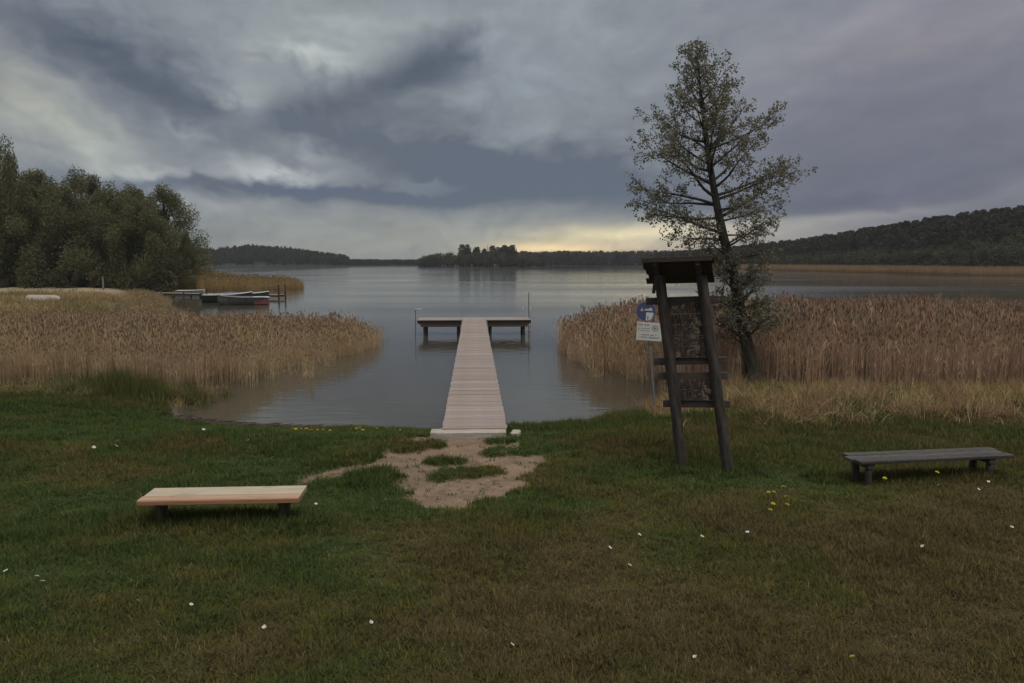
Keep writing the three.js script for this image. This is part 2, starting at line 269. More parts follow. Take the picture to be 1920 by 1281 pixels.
// ---------- far hills, island and their woods ----------
const foliage = new THREE.MeshPhysicalMaterial({ vertexColors: true, roughness: 0.95, side: THREE.DoubleSide, transmission: 0.4, thickness: 0, specularIntensity: 0.3 }), matte = std([1, 1, 1], .95, { vertexColors: true, side: THREE.DoubleSide });
const barkTex = dataTex(256, 256, (u, v) => { const n = 0.62 + 0.3 * tnoise(u * 10, v * 3, 30, 11) + 0.22 * tnoise(u * 36, v * 14, 36 * 14, 12); return [n, n, n]; });
function leafyFar(seed, n, wide) {             // broadleaf, height 1
  const r = rng(seed), m = new MB();
  m.tube([[0, -.1, 0], [0, .5, 0]], [.03, .015], 5, [.05, .04, .03]);
  const lobes = []; for (let k = 0; k < 9; k++) { const a = r() * 6.28, y = .25 + r() * .6, q = wide * (1 - Math.abs(y - .45) * 1.15) * (.3 + r() * .6); lobes.push([Math.cos(a) * q, y, Math.sin(a) * q, .13 + r() * .1]); }
  for (let k = 0; k < n; k++) { const l = lobes[Math.floor(r() * lobes.length)], d = unit(r), q = l[3] * Math.cbrt(r()), v = .75 + r() * .5; m.randomLeaf(r, l[0] + d[0] * q, l[1] + d[1] * q * .9, l[2] + d[2] * q, .065, .03, [v, v, v]); }
  return m.geo();
}
function conifer(seed, n) {                    // height 1
  const r = rng(seed), m = new MB();
  m.tube([[0, -.1, 0], [0, 1, 0]], [.02, .003], 5, [.6, .5, .4]);
  for (let k = 0; k < n; k++) { const y = .12 + .86 * Math.pow(r(), 0.8), R = (.17 * (1 - y) + .012) * (.75 + .5 * noise(y * 22, seed)), a = r() * 6.28, q = R * Math.sqrt(r()), v = .7 + r() * .5; m.leaf(Math.cos(a) * q * .4, y, Math.sin(a) * q * .4, norm([Math.cos(a), -.25 + r() * .3, Math.sin(a)]), [-Math.sin(a), 0, Math.cos(a)], R * .9 + .02, .022, [v, v, v]); }
  return m.geo();
}
function pine(seed, n) {                       // bare stem, rounded head, height 1
  const r = rng(seed), m = new MB();
  m.tube([[0, -.1, 0], [.01, .5, 0], [0, .95, .01]], [.018, .013, .004], 5, [1.2, .8, .5]);
  for (let k = 0; k < n; k++) { const y = .42 + .56 * r(), R = .17 * Math.sqrt(Math.max(.04, 1 - Math.pow((y - .62) / .4, 2))), a = r() * 6.28, q = R * Math.sqrt(r()), v = .7 + r() * .5; m.randomLeaf(r, Math.cos(a) * q, y, Math.sin(a) * q, .065, .03, [v, v, v]); }
  return m.geo();
}
const farLeafy = [leafyFar(1, 420, .34), leafyFar(2, 420, .42)], farConifer = [conifer(3, 300), conifer(4, 300)], farPine = [pine(5, 320), pine(6, 320)];
// a ridge of land: spine points [x, depth, height of the ground, half depth]
function ridge(name, spine, rgb, label) {
  const P = [], I = [], prof = [[-1, -.06], [-.85, .02], [-.5, .55], [0, 1], [.6, .8], [1, -.05]];
  spine.forEach(([x, d, h, w]) => prof.forEach(([t, k]) => P.push(x, k < 0 ? -0.5 : h * k + .15, -(d + t * w))));
  const n = prof.length;
  for (let j = 0; j + 1 < spine.length; j++) for (let i = 0; i + 1 < n; i++) { const a = j * n + i; I.push(a, a + n, a + 1, a + 1, a + n, a + n + 1); }
  const g = new THREE.BufferGeometry(); g.setAttribute('position', new THREE.Float32BufferAttribute(P, 3)); g.setIndex(I); g.computeVertexNormals();
  tag(top(name, g, std(rgb, 1)), label, null, null, 'structure');
  return (x, d) => { // height of that land
    for (let j = 0; j + 1 < spine.length; j++) { const a = spine[j], b = spine[j + 1]; if (x >= a[0] && x <= b[0]) { const t = (x - a[0]) / (b[0] - a[0]), D = lerp(a[1], b[1], t), h = lerp(a[2], b[2], t), w = lerp(a[3], b[3], t); return Math.max(0, h * curve(clamp((d - D) / w, -1, 1), prof) + .15); } } return -1; };
}
function along(spine, x) { for (let j = 0; j + 1 < spine.length; j++) { const a = spine[j], b = spine[j + 1]; if (x >= a[0] && x <= b[0]) { const t = (x - a[0]) / (b[0] - a[0]); return a.map((v, k) => lerp(v, b[k], t)); } } return spine[spine.length - 1]; }
function wood(spine, land, kinds, count, heights, tint, label, seed, front = -.85, back = .55) {
  const r = rng(seed), lists = kinds.map(() => []), x0 = spine[0][0], x1 = spine[spine.length - 1][0];
  for (let k = 0; k < count; k++) {
    const x = lerp(x0, x1, r()), s = along(spine, x), d = s[1] + lerp(front, back, r()) * s[3], h = heights(x, s) * (.72 + .5 * r()), v = .75 + .5 * r();
    const y = land(x, d); if (y < 0) continue;
    const t = tint(r, x); lists[Math.floor(r() * kinds.length)].push({ x, y: y - .1, z: -d, r: r() * 6.28, s: h, w: h * (.75 + .5 * r()), c: [t[0] * v, t[1] * v, t[2] * v] });
  }
  kinds.forEach((g, i) => lists[i].length && instanced('forest', g, foliage, lists[i], label, 'forest'));
}
const DK = (r) => mixc([.045, .06, .045], [.065, .07, .045], r());
// left hill across the lake
{
  const s = [[-330, 640, 9, 45], [-250, 640, 7, 45], [-215, 640, 10.5, 45], [-190, 640, 9, 45], [-160, 640, 4.5, 40], [-135, 640, .8, 25], [-95, 650, .4, 14], [-60, 655, .4, 12]];
  const land = ridge('far_hill', s, [.03, .04, .025], 'wooded hill on the far left shore');
  wood(s, land, [farLeafy[0], farPine[0], farConifer[0]], 3200, (x, q) => q[2] > 1 ? 6.6 : 4.2, DK, 'dark mixed woodland covering the low hill across the lake', 21);
}
// middle shore behind the island
{
  const s = [[-10, 640, .4, 18], [40, 640, 1, 25], [100, 630, 1, 25], [160, 600, 1.4, 30], [215, 560, 2, 35]];
  const land = ridge('far_shore', s, [.04, .035, .025], 'low far shore with a straight line of trees');
  wood(s, land, [farPine[0], farConifer[0], farLeafy[1], farConifer[1]], 2600, () => 9.6, (r) => mixc([.085, .062, .042], [.06, .062, .04], r()), 'brownish straight treeline on the far shore under the glow', 22);
}
// island
{
  const s = [[-58, 487, .2, 3], [-50, 487, .5, 10], [-10, 487, .6, 14], [8, 487, .5, 10], [20, 487, .2, 4]];
  const land = ridge('island', s, [.05, .05, .03], 'small wooded island in the lake');
  wood(s, land, [farLeafy[0], farLeafy[1]], 300, (x) => curve(x, [[-60, 5], [-50, 7.2], [-20, 8], [-8, 8], [8, 6.5], [20, 4.5]]), (r) => mixc([.065, .072, .035], [.085, .08, .045], r()), 'olive green woodland filling the small island', 23, -.9, .8);
  const hi = [[-32, 487, .6, 14], [2, 487, .6, 12]];
  wood(hi, land, [farConifer[0], farPine[1]], 60, () => 11.5, (r) => mixc([.055, .06, .035], [.07, .065, .04], r()), 'taller dark conifers rising from the middle of the island', 24, -.4, .6);
}
// right hill
const RS = [[88, 470, 1, 25], [110, 400, 2.2, 45], [128, 340, 4.5, 60], [146, 290, 9, 70], [170, 262, 12.8, 70], [230, 255, 15.5, 80], [330, 250, 15, 80]];
{
  const land = ridge('forest_hill', RS, [.035, .035, .02], 'long wooded hill rising along the right shore');
  wood(RS, land, [farPine[0], farPine[1], farConifer[0]], 8500, (x, q) => curve(x, [[88, 7], [128, 8], [160, 8.5], [300, 9]]), (r) => mixc([.05, .048, .032], [.07, .055, .04], r()), 'dark conifer forest along the crest of the right hill', 25, -.6, .5);
  const front = RS.map(([x, d, h, w]) => [x, d - w * .74, h, w * .3]);
  wood(front, land, [farLeafy[0], farLeafy[1]], 2600, (x) => curve(x, [[88, 4.5], [128, 6], [160, 8.2], [300, 9]]), (r) => mixc([.075, .08, .042], [.1, .085, .05], r()), 'lighter bushy trees at the foot of the right hill', 26, -.8, .9);
}
// ---------- reeds ----------
function reedClump(seed, stems, heads) {       // height about 1
  const r = rng(seed), m = new MB();
  for (let k = 0; k < stems; k++) {
    const a = r() * 6.28, q = Math.sqrt(r()) * .17, x = Math.cos(a) * q, z = Math.sin(a) * q, h = .68 + r() * .3, lx = (r() - .5) * .14, lz = (r() - .5) * .14, v = .78 + r() * .4, w = .0042, t = r() * 3.1;
    const st = [v, v * (.94 + r() * .06), v * (.86 + r() * .1)], cx = Math.cos(t) * w, cz = Math.sin(t) * w;
    for (const [ux, uz] of [[cx, cz], [-cz, cx]]) { const A = m.vert(x - ux, -.1, z - uz, st), B = m.vert(x + ux, -.1, z + uz, st), C = m.vert(x + lx - ux * .6, h, z + lz - uz * .6, st), D = m.vert(x + lx + ux * .6, h, z + lz + uz * .6, st); m.tri(A, B, D); m.tri(A, D, C); }
    for (let j = 0; j < 3; j++) { const y = h * (.25 + .65 * r()), f = y / h, az = r() * 6.28, up = .7 + r() * 1.6, l = .1 + r() * .12; m.leaf(x + lx * f, y, z + lz * f, norm([Math.cos(az), up, Math.sin(az)]), [-Math.sin(az), 0, Math.cos(az)], l, .0036, [st[0] * 1.08, st[1] * 1.06, st[2] * 1.0]); }
    if (r() < heads) { const dk = [.34 + r() * .24, .28 + r() * .2, .25 + r() * .18]; for (let j = 0; j < 3; j++) { const az = r() * 6.28; m.leaf(x + lx, h - .015, z + lz, norm([Math.cos(az) * .25, 1, Math.sin(az) * .25]), [-Math.sin(az), 0, Math.cos(az)], .06 + r() * .03, .008, dk); } }
  }
  return m.geo();
}
const clumps = [reedClump(31, 14, .4), reedClump(32, 14, .3), reedClump(33, 13, .45)];
function reedBed(poly, density, height, tint, label, seed, soft = .5, widen = () => 1) {
  const r = rng(seed), xs = poly.map((p) => p[0]), ds = poly.map((p) => p[1]), x0 = Math.min(...xs), x1 = Math.max(...xs), d0 = Math.min(...ds), d1 = Math.max(...ds), lists = clumps.map(() => []);
  const n = Math.round((x1 - x0) * (d1 - d0) * density(x0, d0, true));
  for (let k = 0; k < n; k++) {
    const x = lerp(x0, x1, r()), d = lerp(d0, d1, r()), u = r(), e = edgeDist(poly, x + 1.1 * fbm(x * .7, d * .7, 3), d + 1.1 * fbm(x * .7 + 7, d * .7, 3));
    if (e < 0 && r() > .12 * Math.exp(e * 1.6)) continue;
    if (Math.abs(x) > .72 * d + 3 || u > density(x, d) / density(x0, d0, true)) continue;
    const edge = ss(e, -.5, soft * 3), h = height(x, d) * (.62 + .3 * edge + .16 * fbm(x * .5, d * .5, 3)) * (.84 + .28 * r()), c = tint(x, d, r), v = .84 + .32 * r();
    lists[k % 3].push({ x, y: Math.max(groundY(x, d), -.5), z: -d, r: r() * 6.28, s: h, w: h * widen(d) * (.85 + .4 * r()), tx: (r() - .5) * .12, tz: (r() - .5) * .12 - .03, c: [c[0] * v, c[1] * v, c[2] * v] });
  }
  lists.forEach((l, i) => l.length && instanced('reed_bed', clumps[i], foliage, l, label, 'reeds'));
}
const LEFTBED = [[-34, 23.2], [-15, 22.9], [-11.5, 23.2], [-9.6, 23.6], [-8.6, 26], [-8.0, 29.5], [-6.6, 34], [-6.3, 36], [-7.2, 38.5], [-10, 40], [-14, 40], [-20, 38.5], [-34, 37]];
reedBed(LEFTBED, (x, d, m) => m ? 26 : d < 27 ? 26 : 17, (x, d) => lerp(1.95, 1.55, ss(-x, 10, 20)), (x, d, r) => mixc([.62, .50, .33], [.60, .48, .345], clamp(.5 + fbm(x * .3, d * .3, 3) * 1.4, 0, 1)), 'tan dry reed bed standing in the water left of the long pier', 41, .6);
const RIGHTBED = [[2.6, 36], [2.3, 33], [2.5, 31], [3.2, 28.5], [4.2, 25.6], [5.2, 23.4], [8, 22.4], [12, 21.4], [34, 21], [44, 44], [30, 46], [16, 46], [8, 44], [4.6, 41]];
reedBed(RIGHTBED, (x, d, m) => m ? 26 : d < 27 ? 26 : 17, (x, d) => 2.5, (x, d, r) => mixc(mixc([.64, .51, .33], [.58, .45, .35], ss(x / d, .1, .3)), [.60, .46, .36], clamp(.5 + fbm(x * .3, d * .3, 3) * 1.4, 0, 1)), 'brown reed bed right of the pier behind the leaning tree', 42, .6);
reedBed([[-52, 100], [-42, 102], [-33, 106], [-30.5, 110], [-31.5, 114], [-40, 119], [-54, 121]], (x, d, m) => 5, () => 2.35, (x, d, r) => mixc([.52, .38, .19], [.46, .36, .21], r()), 'ochre reed spit reaching into the lake beyond the boats', 43, .4, () => 1.7);
reedBed([[-19, 42.5], [-27, 55], [-33, 67], [-38, 76], [-44, 88], [-41, 88], [-35, 77], [-30, 67], [-24, 55], [-16.5, 42]], (x, d, m) => 7, () => 1.25, (x, d, r) => mixc([.56, .44, .27], [.46, .38, .24], r()), 'low tan reeds edging the marsh beside the boat inlet', 45, .4, () => 1.6);
{ // thin reed fringe along the far right shore
  const r = rng(44), l = [[], [], []];
  const line = [[96, 386], [103, 345], [112, 300], [120, 250], [126, 215], [150, 186], [190, 172]];
  for (let k = 0; k < 5200; k++) { const t = Math.pow(r(), .8) * (line.length - 1), j = Math.min(Math.floor(t), line.length - 2), f = t - j, q = (r() - .5); const x = lerp(line[j][0], line[j + 1][0], f) + q * 8, d = lerp(line[j][1], line[j + 1][1], f) + q * 8 + (r() - .5) * 10; const c = mixc([.5, .35, .21], [.44, .32, .21], r()); l[k % 3].push({ x, y: -.2, z: -d, r: r() * 6.28, s: 2.3 + r() * .6, w: 5.5, c }); }
  l.forEach((q, i) => instanced('reed_fringe', clumps[i], foliage, q, 'pale ochre reed fringe along the far right shore under the forest', 'reeds'));
}
// ---------- trees of the left bank ----------
const bark = std([.095, .085, .06], .95, { map: barkTex, bumpMap: barkTex, bumpScale: .02 });
function bushyTree(seed, H, W, leaves, low, rgbA, rgbB) {
  const r = rng(seed), t = new MB(), m = new MB(), one = [1, 1, 1];
  const trunk = [[0, -.4, 0], [.1 * W * (r() - .5), H * .3, 0], [.25 * W * (r() - .3), H * .62, .1], [.3 * W * (r() - .2), H * .9, .1]];
  t.tube(trunk, [.028 * H, .02 * H, .012 * H, .004 * H], 8, one);
  const lobes = [], N = 44;
  for (let k = 0; k < N; k++) { const y = low + (1 - low) * (k + r()) / N, wide = W * .5 * curve(y, [[0, .8], [.3, 1], [.6, .92], [.85, .62], [1, .25]]), a = k * 2.4 + r(), q = wide * (.35 + .6 * r()); const c = [trunk[2][0] * y + Math.cos(a) * q + .05 * W * y, y * H, Math.sin(a) * q]; lobes.push([...c, W * (.085 + .07 * r()) * (1.15 - .5 * y), .85 + .35 * r()]); const b = Math.max(.12, y - .2) * H; t.tube([[trunk[1][0] * y, b, 0], [c[0] * .55, lerp(b, c[1], .6), c[2] * .5], c], [.009 * H, .006 * H, .002 * H], 5, one); }
  for (let k = 0; k < leaves; k++) {
    const l = lobes[Math.floor(r() * N)], d = unit(r), q = l[3] * Math.pow(r(), .42) * (1 + .5 * r() * r()), u = r(), v = l[4] * (.7 + .6 * r()), c = mixc(rgbA, rgbB, u);
    m.randomLeaf(r, l[0] + d[0] * q + .12 * q, l[1] + d[1] * q * 1.15, l[2] + d[2] * q, .2 + .16 * r(), .04 + .03 * r(), [c[0] * v, c[1] * v, c[2] * v]);
  }
  return [t.geo(), m.geo()];
}
{
  const A = [.125, .13, .055], B = [.17, .16, .08];
  const kinds = [bushyTree(51, 12, 12, 30000, .03, A, B), bushyTree(52, 11, 11, 30000, .03, A, B), bushyTree(53, 12, 10, 28000, .02, A, B)];
  const put = (kind, x, d, s, sy, turn, label, group) => { const g = thing('broadleaf_tree', label, 'tree', [x, groundY(x, d) - .05, -d], turn, group); part('trunk', kinds[kind][0], bark, g); part('crown', kinds[kind][1], foliage, g); g.scale.set(s, sy, s); return g; };
  const same = 'dense broadleaf tree in the wood on the sandy left bank', grp = 'trees of the wood on the left bank';
  const rows = [[0, -46.8, 98, .86, .88, .3], [1, -49.5, 100, 1, 1.0, 2.2], [2, -54, 101, 1.05, .98, 1.1], [0, -58, 100, 1.05, 1.02, 4.4], [1, -62.5, 102, 1.1, 1.12, .4], [2, -67, 100, 1.1, 1.05, 3.1], [0, -47.5, 107, 1, 1.06, 5.2], [1, -53, 109, 1, 1.14, 1.9], [0, -60, 110, 1.1, 1.2, .9], [2, -66.5, 111, 1.15, 1.25, 2.8], [1, -73, 108, 1.2, 1.3, 3.7], [2, -75, 99, 1.1, 1.1, .6]];
  for (const [k, x, d, s, sy, t] of rows) put(k, x, d, s, sy, t, same, grp);
  put(1, -64.8, 97.5, .8, 1.78, 5.0, 'tallest broadleaf tree overtopping the wood on the left bank');
  put(2, -43.2, 103, .42, .62, 2.0, 'small thin tree at the lake end of the left wood');
  const sh = bushyTree(58, 3, 4.2, 6000, .0, [.11, .11, .05], [.15, .13, .07]);
  for (const [x, d, s, t] of [[-44, 96.5, .9, 0], [-47.5, 96, .8, 1.5], [-51, 96.8, .95, 2.6], [-55, 96.2, .85, 4], [-59.5, 97, 1, 5], [-64.5, 96, .9, .8], [-69, 96.5, 1, 2]]) { const g = thing('shrub', 'low dark shrub at the foot of the left bank wood', 'shrub', [x, groundY(x, d), -d], t, 'shrubs along the left bank wood'); part('stem', sh[0], bark, g); part('crown', sh[1], foliage, g); g.scale.setScalar(s); }
}
// ---------- the leaning alder on the near right bank ----------
{
  const r = rng(61), T = new MB(), L = new MB(), one = [1, 1, 1], base = [7.136, -22.2], gy = groundY(base[0], 22.2);
  const path = new THREE.CatmullRomCurve3([[0.04, -.4], [0, 0.0], [-.13, .55], [-.358, 1.45], [-.8, 3.3], [-1.22, 4.82], [-1.486, 6.16], [-1.72, 7.5], [-1.93, 8.8], [-2.03, 9.75]].map(([x, y], k) => new THREE.Vector3(x, y, .06 * Math.sin(k * 1.7))));
  const pts = [], rad = []; for (let k = 0; k <= 40; k++) { const p = path.getPoint(k / 40); pts.push([p.x, p.y, p.z]); const f = clamp(p.y / 9.75, 0, 1); rad.push((.205 * Math.pow(1 - f, .85) + .008) * (1 + .5 * Math.exp(-Math.max(p.y, 0) * 3)) * (1 + .06 * noise(k * .9, 3))); }
  T.tube(pts, rad, 12, one, 3);
  const onTrunk = (h) => { for (let k = 1; k < pts.length; k++) if (pts[k][1] >= h) { const t = (h - pts[k - 1][1]) / (pts[k][1] - pts[k - 1][1]); return [lerp(pts[k - 1][0], pts[k][0], t), h, lerp(pts[k - 1][2], pts[k][2], t), lerp(rad[k - 1], rad[k], t)]; } return [...pts[40], .01]; };
  const leafTint = () => { const u = r(), v = .8 + .4 * r(); const c = mixc([.19, .185, .125], [.25, .23, .16], u); return [c[0] * v, c[1] * v, c[2] * v]; };
  const cluster = (p, n, rr) => { for (let k = 0; k < n; k++) { const d = unit(r), q = rr * Math.sqrt(r()); L.randomLeaf(r, p[0] + d[0] * q, p[1] + d[1] * q, p[2] + d[2] * q, .055 + .03 * r(), .02 + .01 * r(), leafTint()); } };
  const bend = (a, dir, len, rise, n, wob) => { const out = [a]; let d = dir.slice(), p = a.slice(); for (let k = 0; k < n; k++) { d = norm([d[0] + (r() - .5) * wob, d[1] + rise / n + (r() - .5) * wob * .7, d[2] + (r() - .5) * wob]); p = [p[0] + d[0] * len / n, p[1] + d[1] * len / n, p[2] + d[2] * len / n]; out.push(p); } return out; };
  const taper = (a, b, n) => Array.from({ length: n }, (_, k) => lerp(a, b, k / (n - 1)));
  const grow = (h, az, len, el, rise, dense, B) => {
    const o = onTrunk(h), dir = norm([Math.cos(az) * Math.cos(el), Math.sin(el), Math.sin(az) * Math.cos(el)]), main = bend([o[0], o[1], o[2]], dir, len, rise, 9, .26);
    B.tube(main, taper(Math.min(o[3] * .55, .012 + len * .017), .004, 10), 5, one);
    const subs = Math.round(2 + len * 4.8);
    for (let k = 0; k < subs; k++) {
      const f = .22 + .78 * (k + r()) / subs, i = Math.min(8, Math.floor(f * 9)), p = main[i + 1], q = main[i], dm = norm([p[0] - q[0], p[1] - q[1], p[2] - q[2]]), sd = unit(r), sl = len * (.2 + .22 * r()) * (1.1 - .5 * f) + .12;
      const sub = bend(p, norm([dm[0] * .8 + sd[0] * .8, dm[1] * .5 + sd[1] * .6 + .1, dm[2] * .8 + sd[2] * .8]), sl, -.1 + r() * .35, 5, .4);
      B.tube(sub, taper(.007, .0025, 6), 4, one);
      const tw = 2 + Math.floor(sl * 5);
      for (let j = 0; j < tw; j++) { const a = sub[1 + Math.floor(r() * 5)], twig = bend(a, unit(r), .1 + .16 * r(), -.15, 2, .4); B.tube(twig, [.003, .0025, .0018], 3, one); cluster(twig[2], Math.round(7 * dense), .095); }
      cluster(sub[5], Math.round(10 * dense), .11); cluster(sub[3], Math.round(5 * dense), .11); cluster(sub[4], Math.round(3 * dense), .12);
    }
  };
  const reach = [[3.7, .9], [4.3, 1.25], [4.9, 1.6], [5.6, 2.15], [6.2, 1.95], [6.9, 1.65], [7.6, 1.45], [8.2, 1.1], [8.8, .72], [9.3, .42], [9.7, .2]];
  const B = new MB();
  for (let k = 0; k < 50; k++) { const h = 3.75 + 5.9 * Math.pow((k + .5 * r()) / 50, .93), az = k * 2.4 + r() * .5; grow(h, az, curve(h, reach) * (.72 + .42 * r()), lerp(.12, .85, ss(h, 4.5, 9.3)) + (r() - .5) * .3, h < 5.4 ? -.1 + r() * .5 : .25 + .3 * r(), h > 8 ? .66 : .9, B); }
  for (const [h, az, len, el] of [[4.55, 3.3, 2.3, .28], [5.35, 3.05, 2.2, .25], [7.1, 3.2, 1.75, .15], [6.9, -.1, 2.0, .35], [5.0, 0.1, 2.35, .45], [4.15, .35, 1.5, .4], [3.9, 2.9, 1.5, .05], [5.6, -.35, 2.1, .3]]) grow(h, az, len, el, .05, 1, B);
  for (let k = 0; k < 30; k++) { const h = 1.2 + 2.2 * r(), az = k * 2.4; grow(h, az, .65 + .75 * r(), .55, .25, .85, B); }
  const g = thing('alder_tree', 'tall leaning tree with sparse young leaves on the bank behind the information board', 'tree', [base[0], gy, base[1]]);
  const tr = part('trunk', T.geo(), std([.09, .08, .052], .95, { map: barkTex, bumpMap: barkTex, bumpScale: .03 }), g);
  part('branches', B.geo(), bark, g); part('crown', L.geo(), foliage, g);
}
// ---------- wood materials ----------
// grain runs along u
function woodTex(seed, contrast, knots) {
  const r = rng(seed), kn = Array.from({ length: knots }, () => [r(), r(), .01 + r() * .015]);
  return dataTex(512, 128, (u, v) => {
    let w = 0; for (const [ku, kv, q] of kn) { const du = (u - ku) * 3, dv = (v - kv) * .6, g = Math.exp(-(du * du + dv * dv) / (q * 1.2)); w += g; }
    const n = .78 + contrast * (.5 * tnoise(u * 4, v * 22 + w * 4, 88, seed) + .45 * tnoise(u * 9, v * 60 + w * 6, 180, seed + 1) + .25 * tnoise(u * 30, v * 30, 30, seed + 2)) - .3 * Math.max(0, w - .55);
    return [n, n, n];
  });
}
const grainA = woodTex(71, .28, 3), grainB = woodTex(72, .42, 2), grainC = woodTex(73, .22, 4);
const deckMats = [[.40, .325, .285], [.34, .28, .245], [.45, .365, .32], [.37, .305, .275], [.40, .315, .265]].map((c, i) => std(c, .85, { map: i % 2 ? grainA : grainB, bumpMap: i % 2 ? grainA : grainB, bumpScale: .004 }));
const beamMat = std([.13, .10, .085], .9, { map: grainB, bumpMap: grainB, bumpScale: .006 });
const postMat = std([.075, .063, .052], .9, { map: barkTex, bumpMap: barkTex, bumpScale: .01 });
const steel = std([.16, .16, .165], .5, { metalness: .6 }), zinc = std([.55, .56, .56], .45, { metalness: .7 });
const box = (w, h, d, r = .006) => new RoundedBoxGeometry(w, h, d, 1, r);
const at = (m, x, y, z, ry = 0) => { m.position.set(x, y, z); m.rotation.y = ry; return m; };
// slightly irregular log, standing, base at 0
function log(h, r0, r1, seed, sides = 12) { const r = rng(seed), m = new MB(), n = 5, p = [], q = []; for (let k = 0; k <= n; k++) { p.push([(r() - .5) * r0 * .25, h * k / n, (r() - .5) * r0 * .25]); q.push(lerp(r0, r1, k / n) * (.94 + .12 * r())); } m.tube(p, q, sides, [1, 1, 1], 2); return m.geo(); }

// ---------- long pier with a T-shaped head ----------
{
  const g = thing('pier', 'long grey plank pier on posts ending in a T-shaped platform', 'pier', [-.705, 0, -14.38], .0487), r = rng(81), Y = .85, L = 26.9;
  const plank = box(1.23, .038, .142, .005), wing = box(2.43, .038, .142, .005);
  const lay = (geo, x, z, len) => { const m = at(part('plank', geo, deckMats[Math.floor(r() * 5)], g), x + (r() - .5) * .022, Y - .019 + (r() - .5) * .007, z, (r() - .5) * .006); m.rotation.z = (r() - .5) * .004; return m; };
  for (let k = 0; k < 176; k++) lay(plank, 0, -.073 - k * .1535);
  for (let k = 0; k < 13; k++) { const z = -L - .13 - k * .1535; lay(wing, -1.835, z); lay(plank, 0, z); lay(wing, 1.835, z); }
  for (const s of [-1, 1]) {
    for (let k = 0; k < 5; k++) at(part('stringer', box(.075, .2, 5.34, .006), beamMat, g), s * .53, Y - .145, -.2 - 5.36 * (k + .5) * .999);
    for (const dz of [.2, 1.9]) { at(part('beam', box(2.36, .16, .09, .006), beamMat, g), s * 1.87, Y - .125, -L - dz); at(part('beam', box(2.16, .17, .08, .006), beamMat, g), s * 1.8, Y - .30, -L - dz - .01); }
    at(part('beam', box(.09, .2, 1.55, .006), beamMat, g), s * 2.93, Y - .145, -L - 1.05);
    for (const dz of [.32, 1.75]) for (const x of [.86, 2.66]) at(part('post', log(2.0, .085, .08, 90 + x * 10 + dz), postMat, g), s * x, -1.34, -L - dz);
    for (let k = 0; k < 5; k++) at(part('post', log(2.0, .08, .075, 100 + k), postMat, g), s * .43, -1.34, -5.2 - k * 4.6);
  }
  for (let k = 0; k < 5; k++) at(part('beam', box(1.0, .12, .1, .006), beamMat, g), 0, Y - .31, -5.2 - k * 4.6);
  const w = (x, z) => new THREE.Vector3(x, 0, z).applyAxisAngle(new THREE.Vector3(0, 1, 0), .0487).add(new THREE.Vector3(-.705, 0, -14.38));
  const mb = (f) => { const m = new MB(); f(m); return m.geo(); };
  // thin steel pole with a bent-over top at the left corner
  let p = w(-3.16, -L - .2), t = thing('mooring_pole', 'thin steel pole with short crossbar at the left corner of the pier head', 'pole', [p.x, -1.2, p.z]);
  part('pole', mb((m) => m.tube([[0, 0, 0], [.02, 2.62, 0]], [.022, .02], 10, [1, 1, 1])), steel, t);
  part('crossbar', mb((m) => m.tube([[-.02, 2.62, 0], [.36, 2.63, 0]], [.018, .018], 10, [1, 1, 1])), std([.6, .6, .58], .5), t);
  p = w(3.02, -L - 1.3); t = thing('mooring_pole', 'tall thin steel pole rising above the right side of the pier head', 'pole', [p.x, -1.2, p.z]);
  part('pole', mb((m) => m.tube([[0, 0, 0], [-.015, 3.42, 0]], [.026, .022], 10, [1, 1, 1])), steel, t);
  part('cap', mb((m) => m.tube([[-.015, 3.40, 0], [-.015, 3.45, 0]], [.03, .028], 10, [1, 1, 1])), steel, t);
  p = w(2.75, -L - 2.16); t = thing('ladder', 'bent metal bathing ladder at the back of the pier head', 'ladder', [p.x, -.9, p.z]);
  for (const s of [0, .4]) part('rail', mb((m) => m.tube([[s, 0, 0], [s, 2.1, 0], [s, 2.26, .05], [s, 2.3, .16], [s, 2.2, .28], [s, 1.72, .3]], Array(6).fill(.02), 8, [1, 1, 1])), zinc, t);
  for (let k = 0; k < 6; k++) part('rung', mb((m) => m.tube([[0, .2 + k * .28, 0], [.4, .2 + k * .28, 0]], [.015, .015], 8, [1, 1, 1])), zinc, t);
}
// ---------- concrete slab at the foot of the pier ----------
{
  const conc = dataTex(256, 256, (u, v) => { const n = .78 + .16 * tnoise(u * 8, v * 8, 8, 14) + .12 * tnoise(u * 40, v * 40, 40, 15); return [n, n, n * .97]; });
  const mat = std([.5, .45, .39], .95, { map: conc, bumpMap: conc, bumpScale: .01 }), y = groundY(-.8, 14.3);
  const g = thing('concrete_slab', 'pale concrete sill under the shore end of the pier', 'slab', [-.82, y, -14.3], .03);
  at(part('slab', box(1.42, .3, .34, .02), mat, g), 0, -.04, 0);
  const h = thing('concrete_block', 'small broken concrete block beside the pier sill', 'block', [.07, groundY(.07, 14.25), -14.28], -.15);
  at(part('block', box(.17, .28, .3, .025), mat, h), 0, -.03, 0);
}
